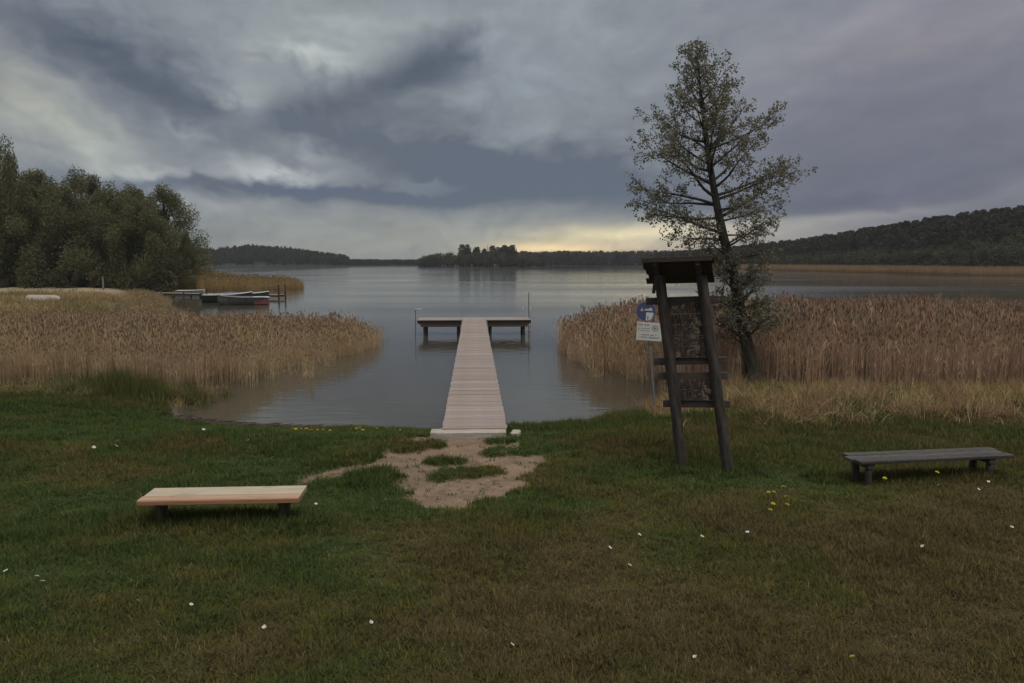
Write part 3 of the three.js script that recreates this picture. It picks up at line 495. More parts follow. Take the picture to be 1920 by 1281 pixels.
// ---------- benches ----------
{
  const pale = std([.60, .50, .36], .7, { map: grainC, bumpMap: grainC, bumpScale: .002 }), warm = std([.56, .36, .235], .7, { map: grainA, bumpMap: grainA, bumpScale: .003 }), edgeMat = std([.46, .22, .12], .85, { map: grainB });
  const cx = -3.235, cz = -8.49, gy = groundY(cx, -cz), g = thing('bench', 'new pale timber bench on round log legs beside the sandy path', 'bench', [cx, gy, cz], .062);
  const Y = 1.40 - gy;
  at(part('seat_plank', box(1.73, .058, .30, .006), pale, g), 0.0, Y - .029, -.085);
  at(part('seat_plank', box(1.745, .058, .155, .006), warm, g), -.005, Y - .031, .148).userData.label = 'reddish front seat plank';
  at(part('bark_edge', box(1.74, .05, .018, .006), edgeMat, g), -.005, Y - .034, .234);
  const lm = std([.17, .12, .085], .95, { map: barkTex, bumpMap: barkTex, bumpScale: .012 });
  for (const x of [-.70, .66]) { at(part('leg', log(Y - .058 + .25, .072, .068, x > 0 ? 111 : 112, 14), lm, g), x, -.25, .02); }
}
{
  const mossy = dataTex(1024, 128, (u, v) => { const g = .62 + .3 * tnoise(u * 6, v * 26, 156, 72) + .22 * tnoise(u * 20, v * 64, 1280, 74), k = ss(fbm(u * 26 + 4, v * 3.4, 5), .02, .3), s = ss(fbm(u * 60, v * 8 + 7, 4), .1, .35), a = lerp(g, .42, k * .7); return [lerp(a, .95, s * .5), lerp(a * .98, .97, s * .5), lerp(a * .95, .92, s * .5)]; });
  const grey = [[.125, .115, .108], [.145, .133, .125], [.11, .10, .095]].map((c) => std(c, .95, { map: mossy, bumpMap: mossy, bumpScale: .008 }));
  const cx = 5.82, cz = -10.63, gy = groundY(cx, -cz), g = thing('bench', 'old weathered grey bench on short posts in the grass beside the information board', 'bench', [cx, gy, cz], .15);
  const Y = 1.30 - gy, r = rng(115);
  [-.165, 0, .165].forEach((z, i) => { const m = at(part('seat_plank', box(2.3 + r() * .08, .045, .155, .01), grey[i], g), (r() - .5) * .06, Y - .022 + (r() - .5) * .008, z, (r() - .5) * .01); m.rotation.z = (r() - .5) * .008; });
  for (const x of [-.98, .86]) {
    at(part('crossbeam', box(.1, .075, .44, .008), beamMat, g), x, Y - .083, 0);
    for (const z of [-.14, .16]) at(part('leg', log(Y - .12 + .25, .05, .047, 120 + x * 5 + z * 9), postMat, g), x, -.25, z);
  }
}
// ---------- leaning information board ----------
{
  const dark = std([.085, .066, .054], .9, { map: barkTex, bumpMap: barkTex, bumpScale: .012 }), plankM = [[.11, .085, .068], [.10, .076, .062], [.125, .092, .07]].map((c) => std(c, .9, { map: grainB, bumpMap: grainB, bumpScale: .008 }));
  const roofM = [[.085, .062, .05], [.075, .055, .046], [.095, .066, .052]].map((c) => std(c, .9, { map: grainB, bumpMap: grainB, bumpScale: .008 }));
  // peeling paper and lichen left on the boards
  const worn = dataTex(512, 512, (u, v) => {
    const wx = fbm(u * 5 + 1, v * 7, 4) * 2.5, wy = fbm(u * 5 + 30, v * 7, 4) * 2.5, n = fbm(u * 6 + v * 2 + wx, v * 12 - u * 3 + wy, 6) + .35 * fbm(u * 25 + wy * 4, v * 38 + wx * 4, 4), k = ss(n, .13, .36), s = fbm(u * 40, v * 12, 4), e = Math.min(u, 1 - u) * 6;
    const w = k * clamp(e, 0, 1), b = .30 + .22 * s;
    return [lerp(b, .66, w * .7), lerp(b * .84, .6, w * .7), lerp(b * .74, .52, w * .7)];
  }, true);
  const wornM = std([.9, .9, .9], .95, { map: worn, bumpMap: worn, bumpScale: .006 });
  const yaw = -.32, x0 = 2.92, d0 = 11.2, gy = groundY(x0, d0);
  const g = thing('information_board', 'dark leaning wooden information board with a small roof, its panel weathered', 'board', [x0, gy, -d0], yaw);
  // local: x along the board, y up; everything leans to the left as it rises
  const lean = .2, X = (x, y) => x - lean * y + .012 * y * y;
  const bar = (name, x0, y0, x1, y1, z, rad, mat, seed) => { const m = new MB(), r = rng(seed), n = 7, p = [], q = []; for (let k = 0; k <= n; k++) { const t = k / n; p.push([lerp(x0, x1, t) + (r() - .5) * .012, lerp(y0, y1, t), z + (r() - .5) * .012]); q.push(rad * (.95 + .1 * r())); } m.tube(p, q, 12, [1, 1, 1], 2); return part(name, m.geo(), mat, g); };
  bar('leg', -.33, -.3, X(-.33, 2.93) + .03, 2.93, .0, .083, dark, 131);
  bar('leg', .33, -.3, X(.33, 2.93) - .03, 2.93, .0, .08, dark, 132);
  const cross = (y, l, rr, i) => { const m = part('crossbar', box(l, .105, .075, .01), plankM[i % 3], g); m.position.set(X(0, y) - .025, y, -.115); m.rotation.z = rr + .05; return m; };
  cross(2.56, 1.06, .0, 0); cross(1.66, 1.06, .01, 1); cross(1.44, 1.02, .0, 2); cross(1.02, .98, .0, 0);
  const sheet = (name, yc, h, w) => { const s = new THREE.Shape(), a = -h / 2, b = h / 2; s.moveTo(-w / 2 - lean * .72 * a, a); s.lineTo(w / 2 - lean * .72 * a, a); s.lineTo(w / 2 - lean * .72 * b, b); s.lineTo(-w / 2 - lean * .72 * b, b); const e = new THREE.ExtrudeGeometry(s, { depth: .028, bevelEnabled: false }); const uv = e.attributes.uv; for (let i = 0; i < uv.count; i++) uv.setXY(i, uv.getX(i) / .62 + .5, uv.getY(i) / .95 + yc); const m = part(name, e, wornM, g); m.position.set(X(0, yc), yc, -.072); m.rotation.z = .05; return m; };
  // boards of the panel, lying between the posts
  for (let k = 0; k < 5; k++) { const y = 1.80 + k * .161; sheet('panel_board', y, .156, .52); }
  for (let k = 0; k < 2; k++) sheet('panel_board', 1.165 + k * .158, .152, .52);
  // roof: one slope of boards, high edge to the front
  const rx = X(0, 3.1) - .01, a = .5, C = Math.cos(a), S = Math.sin(a), mid = 3.0;
  for (let k = 0; k < 5; k++) {
    const q = -.31 + k * .152, m = part('roof_board', box(1.0 - .02 * ((k * 3) % 4), .026, .156, .005), roofM[k % 3], g);
    m.position.set(rx + .012 * ((k * 2) % 3), mid + q * S, q * C); m.rotation.set(-a, 0, .035);
  }
  for (const x of [-.30, .30]) { const m = part('rafter', box(.07, .075, .7, .008), beamMat, g); m.position.set(rx + x, mid - .052, -.01); m.rotation.x = -a; }
  at(part('fascia', box(.99, .07, .022, .005), roofM[1], g), rx + .01, mid + .36 * S - .01, .36 * C + .012).rotation.z = .035;
  const end = part('bracket', box(.05, .2, .03, .01), beamMat, g); end.position.set(rx - .37, mid - .25, -.2); end.rotation.z = -.1;
}
// ---------- bathing sign on a thin pole ----------
{
  const c = document.createElement('canvas'); c.width = c.height = 512; const k = c.getContext('2d');
  k.fillStyle = '#4b5272'; k.fillRect(0, 0, 512, 512);
  k.fillStyle = '#c9cbd2';
  k.beginPath(); k.moveTo(108, 250); k.lineTo(150, 160); k.lineTo(165, 205); k.lineTo(178, 250); k.closePath(); k.fill();           // small figure
  k.beginPath(); k.arc(372, 205, 48, 0, 7); k.fill(); k.fillRect(222, 190, 130, 30); k.fillRect(205, 222, 230, 14);                     // swimmer
  k.fillStyle = '#3c4268'; k.fillRect(215, 240, 190, 16);
  k.fillStyle = '#d5d8d2'; k.beginPath(); k.moveTo(262, 285); k.lineTo(450, 285); k.lineTo(462, 340); k.lineTo(430, 400); k.lineTo(405, 485); k.lineTo(340, 500); k.lineTo(262, 500); k.closePath(); k.fill();
  k.fillStyle = '#4a4f66'; k.fillRect(300, 390, 26, 90);
  const disc = new THREE.CanvasTexture(c); disc.colorSpace = THREE.SRGBColorSpace;
  const q = document.createElement('canvas'); q.width = 512; q.height = 400; const p = q.getContext('2d');
  p.fillStyle = '#d3d0c8'; p.fillRect(0, 0, 512, 400);
  const r = rng(141), strokes = (x, y, w, h, col) => { p.fillStyle = col; let a = x; while (a < x + w) { const ww = h * (.35 + r() * .5); if (r() > .13) { p.fillRect(a, y + r() * 2, ww * .38, h); p.fillRect(a, y + (r() > .5 ? 0 : h * .42), ww, h * .3); if (r() > .4) p.fillRect(a, y + h * .74, ww, h * .26); } a += ww + h * .22; } };
  strokes(30, 40, 220, 40, '#7a3b48'); strokes(30, 128, 225, 24, '#4a4a56'); strokes(34, 176, 220, 22, '#4a4a56'); strokes(95, 262, 300, 26, '#3d3038'); strokes(45, 316, 415, 32, '#362a32');
  p.strokeStyle = '#4c5550'; p.lineWidth = 9; p.beginPath(); p.arc(368, 122, 62, 0, 7); p.stroke(); p.lineWidth = 5; p.beginPath(); p.arc(368, 122, 44, 0, 7); p.stroke(); p.fillStyle = '#2e3434'; p.beginPath(); p.arc(360, 118, 20, 0, 7); p.fill(); p.fillRect(376, 132, 22, 10);
  const plate = new THREE.CanvasTexture(q); plate.colorSpace = THREE.SRGBColorSpace;
  const gx = 3.5, gd = 18.4, gy = groundY(gx, gd), g = thing('bathing_sign', 'thin pole carrying a round blue sign above a white notice plate', 'sign', [gx, gy, -gd], -.19);
  const H = 3.0 - gy, mm = new MB(), X = (y) => -.115 * y;
  mm.tube([[.02, -.4, 0], [X(H * .5), H * .5, 0], [X(H), H, 0]], [.03, .028, .026], 12, [1, 1, 1]); part('pole', mm.geo(), std([.22, .23, .235], .6, { metalness: .4 }), g);
  const face = (geo, tex, w, h) => { const uv = geo.attributes.uv, po = geo.attributes.position; for (let i = 0; i < uv.count; i++) uv.setXY(i, po.getX(i) / w + .5, po.getY(i) / h + .5); return new THREE.MeshStandardMaterial({ map: tex, roughness: .6 }); };
  const sh = new THREE.Shape(); sh.absarc(0, 0, .228, 0, Math.PI * 2); const dg = new THREE.ExtrudeGeometry(sh, { depth: .006, bevelEnabled: false, curveSegments: 40 });
  const dm = part('round_plate', dg, face(dg, disc, .456, .456), g); dm.position.set(X(2.78 - gy) - .0, 2.80 - gy, .032); dm.rotation.z = -.03;
  const ring = part('rim', new THREE.TorusGeometry(.228, .007, 6, 48), std([.2, .22, .32], .5), dm);
  const pg = box(.6, .44, .008, .003), pm = part('notice_plate', pg, face(pg, plate, .6, .44), g); pm.position.set(X(2.3 - gy) + .03, 2.315 - gy, .036); pm.rotation.z = -.055;
  for (const y of [2.9, 2.7, 2.56, 2.02]) { const m = part('clamp', new THREE.CylinderGeometry(.037, .037, .05, 14), steel, g); m.position.set(X(y - gy), y - gy, 0); }
}
// ---------- boats and small jetty on the left ----------
function hull(L, W, H, flat) {                 // open rowing boat along x, keel at 0
  const P = [], I = [], U = [], n = 14, m = 8;
  const skin = (inn) => { const b0 = P.length / 3; for (let i = 0; i <= n; i++) { const t = i / n, w = (W / 2 - inn) * (t < .1 ? .72 + t * 2.8 : Math.sqrt(Math.max(0, 1 - Math.pow((t - .1) / .92, 3)))) , sheer = H * (1 + .35 * t * t * t + .06 * (1 - t)), keel = (t > .8 ? Math.pow((t - .8) / .2, 2) * H * .45 : 0) + inn; for (let j = 0; j <= m; j++) { const a = (j / m - .5) * 2, s = Math.sign(a) * Math.pow(Math.abs(a), .75), y = keel + (sheer - keel) * Math.pow(Math.abs(a), flat); P.push((t - .5) * L - (i === 0 ? -inn : 0), y, s * w * (.55 + .45 * Math.pow(Math.abs(a), .5))); U.push(t * 3, j / m); } } return b0; };
  const o = skin(0), k = skin(.035), at2 = (b, i, j) => b + i * (m + 1) + j;
  for (let i = 0; i < n; i++) for (let j = 0; j < m; j++) { let a = at2(o, i, j), b = at2(o, i + 1, j), c = at2(o, i, j + 1), d = at2(o, i + 1, j + 1); I.push(a, b, c, c, b, d); a = at2(k, i, j); b = at2(k, i + 1, j); c = at2(k, i, j + 1); d = at2(k, i + 1, j + 1); I.push(a, c, b, c, d, b); }
  for (const j of [0, m]) for (let i = 0; i < n; i++) { const a = at2(o, i, j), b = at2(o, i + 1, j), c = at2(k, i, j), d = at2(k, i + 1, j); I.push(a, c, b, b, c, d); }
  for (const [q, rev] of [[o, 0], [k, 1]]) for (let j = 1; j < m; j++) rev ? I.push(at2(q, 0, 0), at2(q, 0, j + 1), at2(q, 0, j)) : I.push(at2(q, 0, 0), at2(q, 0, j), at2(q, 0, j + 1));
  const g = new THREE.BufferGeometry(); g.setAttribute('position', new THREE.Float32BufferAttribute(P, 3)); g.setAttribute('uv', new THREE.Float32BufferAttribute(U, 2)); g.setIndex(I); g.computeVertexNormals(); return g;
}
function rim(L, W, H) { const m = new MB(); for (const s of [-1, 1]) { const p = [], q = []; for (let i = 0; i <= 14; i++) { const t = i / 14, w = (W / 2) * (t < .1 ? .72 + t * 2.8 : Math.sqrt(Math.max(0, 1 - Math.pow((t - .1) / .92, 3)))); p.push([(t - .5) * L, H * (1 + .35 * t * t * t + .06 * (1 - t)) + .015, s * w]); q.push(.04); } m.tube(p, q, 8, [1, 1, 1]); } return m.geo(); }
{
  const paint = (c) => std(c, .5, { map: grainC });
  const boat = (label, x, d, turn, L, W, H, hc, rc, y = -.12) => { const g = thing('rowing_boat', label, 'boat', [x, y, -d], turn); part('hull', hull(L, W, H, 2.4), paint(hc), g); part('gunwale', rim(L, W, H), paint(rc), g); return g; };
  let b = boat('dark green rowing boat with pale gunwale moored at the small jetty', -27.6, 75, .42, 4.6, 1.6, .8, [.045, .07, .05], [.62, .64, .62]);
  for (const x of [-1.5, 0, 1.3]) at(part('thwart', box(.28, .04, 1.2, .006), paint([.3, .29, .27]), b), x, .5, 0);
  at(part('engine_cowl', box(.35, .6, .35, .08), paint([.03, .03, .035]), b), -2.35, .75, 0);
  b = boat('low dark covered boat between the green boat and the jetty', -27.2, 79, .3, 4.6, 1.6, .72, [.08, .085, .09], [.6, .62, .62]);
  { const m = new MB(); for (let i = 0; i < 12; i++) { const t0 = i / 12, t1 = (i + 1) / 12, w = (t) => .74 * Math.sqrt(Math.max(0, 1 - t * t * t)), h = (t) => .66 + .34 * Math.sin(Math.min(1, t * 1.5 + .25) * 3.1); const v = [t0, t1].map((t) => [[-1], [-.45], [0], [.45], [1]].map(([s]) => m.vert((t - .5) * 4.3, .64 + (h(t) - .64) * (1 - s * s), s * w(t), [1, 1, 1]))); for (let j = 0; j < 4; j++) { m.tri(v[0][j], v[0][j + 1], v[1][j]); m.tri(v[0][j + 1], v[1][j + 1], v[1][j]); } } part('tarpaulin', m.geo(), std([.09, .095, .11], .7, { side: THREE.DoubleSide }), b); }
  b = boat('grey rowing boat with reddish stern and white seat moored in front', -24.6, 70.5, Math.PI + .28, 4.2, 1.7, .76, [.2, .19, .18], [.3, .29, .28]);
  at(part('stern_box', box(1.25, .62, 1.36, .05), paint([.26, .08, .06]), b), -1.66, .46, 0);
  at(part('white_seat', box(1.4, .06, 1.5, .02), paint([.75, .76, .75]), b), -1.66, .80, 0);
  at(part('thwart', box(.28, .04, 1.25, .006), paint([.3, .28, .25]), b), .3, .55, 0);
  b = boat('pale upturned boat lying in the dry marsh grass of the left bank', -42.3, 70, -.18, 3.3, 1.25, .5, [.5, .43, .36], [.4, .34, .28], 0);
  b.rotation.set(Math.PI, .18, 0); b.position.y = groundY(-42.3, 70) + .62;
  b = boat('small white boat lying beyond the jetty below the reed spit', -38.2, 92, .1, 3.2, 1.1, .35, [.68, .68, .66], [.7, .7, .7], .1);
  // small jetty
  const g = thing('jetty', 'low narrow wooden jetty with the moored boats', 'jetty', [-33.2, 0, -84.5], -.34), r = rng(151);
  for (let k = 0; k < 44; k++) at(part('plank', box(.36, .05, 1.1, .005), deckMats[k % 5], g), -9.2 + k * .43, .42 + (r() - .5) * .01, 0);
  for (const z of [-.42, .42]) for (let k = 0; k < 4; k++) at(part('beam', box(4.7, .16, .1, .01), beamMat, g), -7.05 + k * 4.74, .31, z);
  for (let k = 0; k < 7; k++) for (const z of [-.56, .56]) at(part('post', log(k === 6 ? 2.9 : 2.0, .09, .085, 160 + k), postMat, g), -9 + k * 3.1, -1.4, z);
}
{ // marker post by the wood
  const d = 94, x = -49.6, g = thing('marker_post', 'short pale post at the edge of the left wood', 'post', [x, groundY(x, d), -d]);
  part('post', log(1.5, .1, .09, 171), std([.22, .2, .17], .9), g); at(part('cap', box(.26, .08, .26, .02), std([.2, .18, .15], .9), g), 0, 1.54, 0);
}
// ---------- grass ----------
function tuft(seed, n, spread, bend, w) {      // height 1
  const r = rng(seed), m = new MB();
  for (let k = 0; k < n; k++) { const a = r() * 6.28, q = spread * Math.sqrt(r()), v = .65 + .7 * r(), y = r() < .2 ? .25 : 0; m.blade(Math.cos(a) * q, -.06, Math.sin(a) * q, r() * 6.28, .5 + .5 * r(), w * (.7 + .6 * r()), bend * (.3 + r()), [v * (1 + y * .8), v * (1 + y * .3), v]); }
  return m.geo();
}
const tufts = [tuft(201, 11, .42, .5, .065), tuft(202, 11, .45, .7, .06), tuft(203, 9, .4, .35, .075)];
const CLEAR = [];
// height of the sward
function swardHeight(x, d) {
  const k = x / d; let h = .075 + .03 * fbm(x * .9, d * .9, 3);
  h += .07 * ss(d, 10.5, 13) * ss(k, .04, .14);                                   // lush towards the board
  h += .07 * ss(d, 10.2, 12.5) * (1 - ss(k, -.16, -.04)) * .6;
  h += .12 * ss(d, 14.6, 16.5) * ss(k, .03, .08) + .06 * ss(d, 16, 19) * (1 - ss(k, -.5, -.4));
  h += .10 * Math.exp(-(Math.pow((x + 3.2) / 1.1, 2) + Math.pow((d - 8.5) / .35, 2)) * 1.2) + .02 * Math.exp(-(Math.pow((x - 2.95) / .6, 2) + Math.pow((d - 11.1) / .5, 2))) + .05 * Math.exp(-(Math.pow((x - 5.8) / 1.3, 2) + Math.pow((d - 10.7) / .4, 2)));
  return Math.max(.035, h * (1 + .5 * fbm(x * 1.7 + 5, d * 1.7, 3) + .9 * fbm(x * .75 + 9, d * .75 + 2, 3)));
}
{
  const r = rng(211), lists = [[], [], []];
  for (let k = 0; k < 215000; k++) {
    const d = 4.0 + 20 * Math.pow(r(), 1.05), x = (r() * 2 - 1) * (.70 * d + .8), y = groundY(x, d);
    if (y < .05 || (d > 16.4 && y < .1 && r() < .6)) continue;
    const s = sandAmount(x, d); if (r() < s * 1.3 - .03 && r() > .025) continue;
    if (x > -8.8 && x < -3.9 && y < .26 && r() < 1.1 - y * 3.2) continue;
    if (Math.abs(x + .75) < .78 && Math.abs(d - 14.3) < .16) continue;
    if (x > 3.4 && d > 15.8 && r() < ss(d, 15.8, 18.5) * .8) continue;
    const h = swardHeight(x, d) * (.6 + .75 * r()) * (1 - .5 * s), c0 = swardColor(x, d), v = .75 + .5 * r(), q = r(), c = q < .06 ? mixc(c0, [.2, .165, .08], .8) : c0;
    lists[k % 3].push({ x, y, z: -d, r: r() * 6.28, s: h * 1.15, w: .075 + h * .35 + d * .0035, tx: (r() - .5) * .3, tz: (r() - .5) * .3, c: [c[0] * v, c[1] * v, c[2] * v] });
  }
  lists.forEach((l, i) => instanced('lawn_grass', tufts[i], foliage, l, 'short patchy green and brown lawn grass', 'grass'));
}
{ // taller green grass along the shore, round the board and the benches
  const r = rng(212), lists = [[], [], []];
  const spots = [];
  const fill = (n, x0, x1, d0, d1, h, c, keep = () => true) => { for (let k = 0; k < n; k++) { const x = lerp(x0, x1, r()), d = lerp(d0, d1, r()); if (!keep(x, d)) continue; spots.push([x, d, h * (.6 + .7 * r()), c]); } };
  const lush = [.07, .1, .022], mid = [.105, .105, .028], straw = [.36, .27, .13];
  fill(2600, -.2, 3.6, 14.9, 18.6, .26, lush, (x, d) => groundY(x, d) > .06 && sandAmount(x, d) < .1);
  fill(420, 2.2, 3.7, 10.9, 12.2, .2, lush); fill(600, 4.2, 7.4, 10.4, 11.5, .16, lush); fill(520, -2.35, -1.4, 10.2, 11.4, .19, lush, (x, d) => sandAmount(x, d) < .1); fill(420, -4.4, -2.2, 8.2, 8.8, .17, lush);
  fill(1500, 1, 9, 11.8, 15.5, .22, mid); fill(1700, 5, 14, 12.5, 18, .26, mid);
  fill(1500, -16, -8.6, 17.5, 22, .26, lush, (x, d) => groundY(x, d) > .05); fill(500, -8.5, -1.6, 16.2, 18, .12, mid, (x, d) => groundY(x, d) > .06);
  for (const [x, d, h, c] of spots) { const v = .7 + .6 * r(); lists[Math.floor(r() * 3)].push({ x, y: groundY(x, d), z: -d, r: r() * 6.28, s: h, w: .12 + h * .3, tx: (r() - .5) * .3, tz: (r() - .5) * .3, c: [c[0] * v, c[1] * v, c[2] * v] }); }
  lists.forEach((l, i) => instanced('tall_grass', tufts[i], foliage, l, 'longer green grass along the shore and round the board and benches', 'grass'));
}
{ // thin dry stalks standing in the lawn
  const r = rng(240), m = tuft(241, 3, .5, .5, .014), list = [];
  for (let k = 0; k < 1500; k++) { const d = 4.6 + 9 * Math.pow(r(), .8), x = (r() * 2 - 1) * .7 * d; if (sandAmount(x, d) > .3 || fbm(x * .8 + 20, d * .8, 3) < -.02) continue; const v = .7 + .5 * r(); list.push({ x, y: groundY(x, d), z: -d, r: r() * 6.28, s: .14 + .14 * r(), w: .16, tx: (r() - .5) * .5, tz: (r() - .5) * .5, c: [.26 * v, .22 * v, .1 * v] }); }
  instanced('grass_stalks', m, foliage, list, 'thin pale stalks standing among the lawn grass', 'grass');
}
{ // dry straw-coloured grass at the foot of the tree and the reeds
  const r = rng(213), m = [tuft(214, 14, .3, .9, .022), tuft(215, 14, .34, 1.2, .02)], lists = [[], []];
  for (let k = 0; k < 8200; k++) {
    const d = lerp(14.9, 23.4, Math.pow(r(), .85)), x = lerp(3.3, 17, Math.pow(r(), 1.2)), y = groundY(x, d);
    if (y < .02 || r() < .85 * (1 - ss(d, 14.9, 17.6)) || fbm(x * .6, d * .6, 3) < -.2) continue;
    const q = r(), n = fbm(x * .8 + 4, d * .8, 3), c = mixc([.44, .33, .17], n > .1 ? [.30, .17, .10] : n < -.15 ? [.14, .14, .04] : [.3, .23, .1], q), v = .55 + .75 * r(), rust = Math.exp(-(Math.pow((x - 4.7) / 1.1, 2) + Math.pow((d - 17.9) / .9, 2))), h = (.34 + .5 * r()) * (1 + .9 * n) * (.75 + .4 * ss(d, 16, 19));
    lists[k % 2].push({ x, y, z: -d, r: r() * 6.28, s: h, w: .4 + .3 * r(), tx: (r() - .5) * .7, tz: (r() - .5) * .7, c: mixc([c[0] * v, c[1] * v, c[2] * v], [.36 * v, .17 * v, .10 * v], rust * .8) });
  }
  for (let k = 0; k < 420; k++) { const d = lerp(16.5, 22.5, r()), x = lerp(3.4, 15, r()); if (groundY(x, d) < .02 || fbm(x * .7, d * .7 + 6, 3) < -.02) continue; const v = .8 + .4 * r(); lists[k % 2].push({ x, y: groundY(x, d), z: -d, r: r() * 6.28, s: .6 + .45 * r(), w: .35 + .2 * r(), tx: (r() - .5) * .6, tz: (r() - .5) * .6, c: [.58 * v, .46 * v, .25 * v] }); }
  for (let k = 0; k < 700; k++) { const x = lerp(-15, -9, r()), d = lerp(20.5, 24, r()); const v = .7 + .5 * r(); lists[k % 2].push({ x, y: groundY(x, d), z: -d, r: r() * 6.28, s: .3 + .3 * r(), w: .4, tx: (r() - .5) * .5, tz: (r() - .5) * .5, c: [.34 * v, .26 * v, .12 * v] }); }
  lists.forEach((l, i) => instanced('dry_grass', m[i], foliage, l, 'dry straw coloured grass at the foot of the reeds', 'grass'));
}
{ // green sedge standing at the corner of the bay
  const r = rng(216), m = [tuft(217, 16, .25, .5, .016), tuft(218, 16, .25, .8, .018)], lists = [[], []];
  for (let k = 0; k < 1500; k++) { const u = r() + r() - 1, w = r() + r() - 1, x = -10.8 + u * 2.6, d = 22.0 + w * 1.7; if (fbm(x * 1.1, d * 1.1, 3) < -.12) continue; const v = .7 + .6 * r(), h = (.95 - .5 * Math.abs(u)) * (.45 + .75 * r()) * (1 + .9 * fbm(x * .9 + 4, d * .9, 2)), c = mixc([.085, .105, .024], [.26, .2, .08], r() * r()); lists[k % 2].push({ x, y: Math.max(groundY(x, d), -.2), z: -d, r: r() * 6.28, s: h, w: .55, tx: (r() - .5) * .4, tz: (r() - .5) * .4, c: [c[0] * v, c[1] * v, c[2] * v] }); }
  lists.forEach((l, i) => instanced('green_sedge', m[i], foliage, l, 'clump of tall green sedge at the left corner of the bay', 'sedge'));
}
{ // low dry marsh growth between the reeds and the left wood
  const r = rng(219), lists = [[], []], m = [tuft(220, 14, .5, .8, .03), tuft(221, 14, .5, 1.0, .03)];
  for (let k = 0; k < 9000; k++) { const d = lerp(40, 92, r()), x = -lerp(14, 66, r()); if (Math.abs(x) > .72 * d || groundY(x, d) < .03 || (d > 86 && r() < .9)) continue; const n = fbm(x * .15, d * .15, 3), v = .75 + .5 * r(), c = mixc([.36, .26, .13], [.2, .17, .07], clamp(.4 + n * 1.4, 0, 1)); lists[k % 2].push({ x, y: groundY(x, d), z: -d, r: r() * 6.28, s: .5 + .35 * r(), w: 1.1, c: [c[0] * v, c[1] * v, c[2] * v] }); }
  lists.forEach((l, i) => instanced('marsh_grass', m[i], foliage, l, 'low tan marsh grass on the flat left bank', 'grass'));
}
{ // dead reed and twigs washed up along the left water edge
  const r = rng(222), mb = new MB();
  for (let k = 0; k < 1300; k++) { const t = r(), x = lerp(-8.5, -4.6, Math.pow(t, 1.25)), S = curve(x, SHORE), d = S - .2 + (r() - .5) * .5 + .12 * noise(x * 2.5, 4), y = Math.max(0, groundY(x, d)) + .015 + .075 * r() * r(), a = (r() - .5) * 1.5, l = .1 + .3 * r(), v = .6 + .8 * r(); mb.tube([[x, y, -d], [x + Math.cos(a) * l, y + (r() - .5) * .06, -d + Math.sin(a) * l * .6]], [.010 + .02 * r(), .008], 4, [.06 * v, .042 * v, .034 * v]); }
  for (let k = 0; k < 60; k++) { const x = lerp(-.2, .9, r()), d = 17 + r() * 1.0, y = Math.max(0, groundY(x, d)) + .03, a = (r() - .5), l = .1 + .25 * r(); mb.tube([[x, y, -d], [x + Math.cos(a) * l, y + r() * .08, -d + Math.sin(a) * l]], [.008, .005], 4, [.38, .32, .22]); }
  tag(top('driftwood_line', mb.geo(), matte), 'dark line of washed up dead reed along the water edge', 'driftwood', null, 'stuff');
}
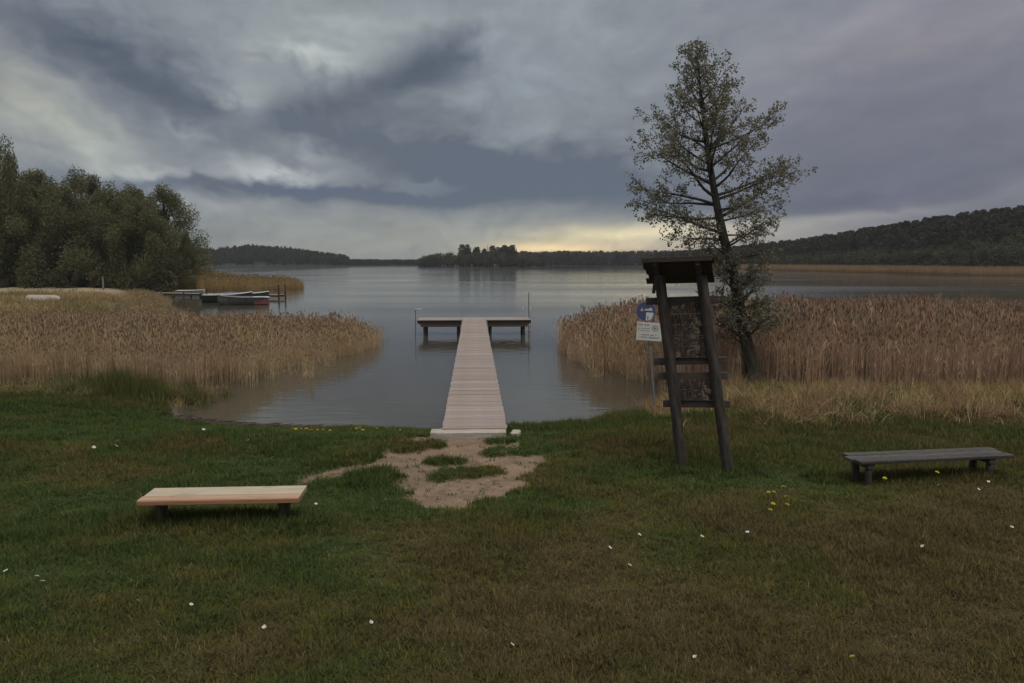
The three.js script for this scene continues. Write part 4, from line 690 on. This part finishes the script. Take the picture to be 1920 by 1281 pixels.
// ---------- flowers ----------
{
  const stemM = std([.06, .09, .025], .9), yellow = std([.62, .5, .03], .8), white = std([.62, .62, .58], .8), eye = std([.55, .4, .04], .8);
  const stem = (h) => { const m = new MB(); m.tube([[0, -.02, 0], [.006, h * .6, .004], [.004, h, 0]], [.003, .0028, .0025], 5, [1, 1, 1]); return m.geo(); };
  const petals = (n, l, w, up, seed) => { const r = rng(seed), m = new MB(); for (let k = 0; k < n; k++) { const a = k / n * 6.283 + (r() - .5) * .2; m.leaf(0, 0, 0, norm([Math.cos(a), up + r() * .2, Math.sin(a)]), [-Math.sin(a), 0, Math.cos(a)], l * (.85 + .3 * r()), w, [1, 1, 1]); } return m.geo(); };
  const headD = mergeGeometries([petals(16, .026, .006, .15, 1), petals(14, .022, .006, .6, 2), petals(10, .016, .005, 1.3, 3)]), headW = petals(13, .023, .006, .18, 4), eyeG = new THREE.SphereGeometry(.007, 8, 5);
  const sD = stem(.17), sW = stem(.14), r = rng(231);
  const dandelion = (x, d, s, label, group, sink = 0) => { const g = thing('dandelion', label, 'flower', [x, groundY(x, d) - sink, -d], r() * 6, group); part('stem', sD, stemM, g); const h = part('flower_head', headD, yellow, g); h.position.set(.004, .17, 0); h.rotation.set((r() - .3) * .7, 0, (r() - .5) * .5); g.scale.setScalar(s); };
  const daisy = (x, d, s, label, group) => { const g = thing('daisy', label, 'flower', [x, groundY(x, d), -d], r() * 6, group); part('stem', sW, stemM, g); const h = part('flower_head', headW, white, g); h.position.set(.004, .14, 0); h.rotation.set(.3 + r() * .5, 0, (r() - .5) * .5); const e = part('flower_eye', eyeG, eye, h); e.position.y = .004; e.scale.y = .6; g.scale.setScalar(s); };
  for (const [x, d] of [[3.42, 9.52], [3.12, 9.17], [3.2, 9.22], [3.28, 9.02], [2.99, 8.61], [3.14, 8.59], [2.87, 8.34]]) dandelion(x, d, 1.15, 'yellow dandelion in the loose cluster on the lawn before the information board', 'dandelions before the board');
  for (const [x, d] of [[5.82, 10.45], [5.74, 10.2], [4.83, 9.77]]) dandelion(x, d, 1.3, 'yellow dandelion in front of the old grey bench', 'dandelions by the grey bench');
  dandelion(2.29, 4.95, .8, 'single yellow dandelion alone in the brownish foreground grass');
  for (const [x, d] of [[-4.46, 6.57], [-4.09, 6.41], [-3.95, 6.26], [-4.05, 6.57]]) daisy(x, d, 1.1, 'white daisy in the small group on the lawn before the pale bench', 'daisies before the pale bench');
  for (const [x, d] of [[-6.47, 12.39], [-6.72, 12.17], [-6.6, 12.7], [-4.43, 12.75], [-5.61, 13.81]]) daisy(x, d, 1.5, 'white daisy on the green lawn between the pale bench and the bay', 'daisies behind the pale bench');
  for (const [x, d] of [[-2.52, 5.82], [-1.83, 5.45], [-1.06, 5.56], [-3.02, 5.99], [0, 5.22], [1.24, 5.0]]) daisy(x, d, .8, 'small white daisy scattered in the foreground grass below the path', 'daisies in the foreground');
  for (const [x, d] of [[1.31, 7.71], [1.07, 6.79], [1.42, 7.3], [1.49, 6.66], [1.93, 7.61], [2.44, 7.77], [.95, 7.27]]) daisy(x, d, 1.0, 'white daisy on the olive lawn between the sand and the dandelions', 'daisies on the olive lawn');
  for (const [x, d] of [[3.98, 7.25], [4.06, 7.19], [5.53, 9.77], [5.91, 9.55], [6.25, 9.9], [5.3, 7.95]]) daisy(x, d, 1.0, 'white daisy in the brown grass below the old grey bench', 'daisies below the grey bench');
  for (const [x, d] of [[-2.31, 8.85], [-1.45, 9.17], [-1.52, 9.09]]) daisy(x, d, 1.0, 'white daisy at the edge of the sandy patch by the pale bench', 'daisies by the sand');
  for (let k = 0; k < 26; k++) { const x = lerp(-4.4, -2.1, r()), d = 14.4 + r() * 1.7; dandelion(x, d, 1.25, 'small yellow flower in the strip at the water edge left of the pier', 'yellow flowers at the water edge', .09); }
}
renderer.render(scene, camera);
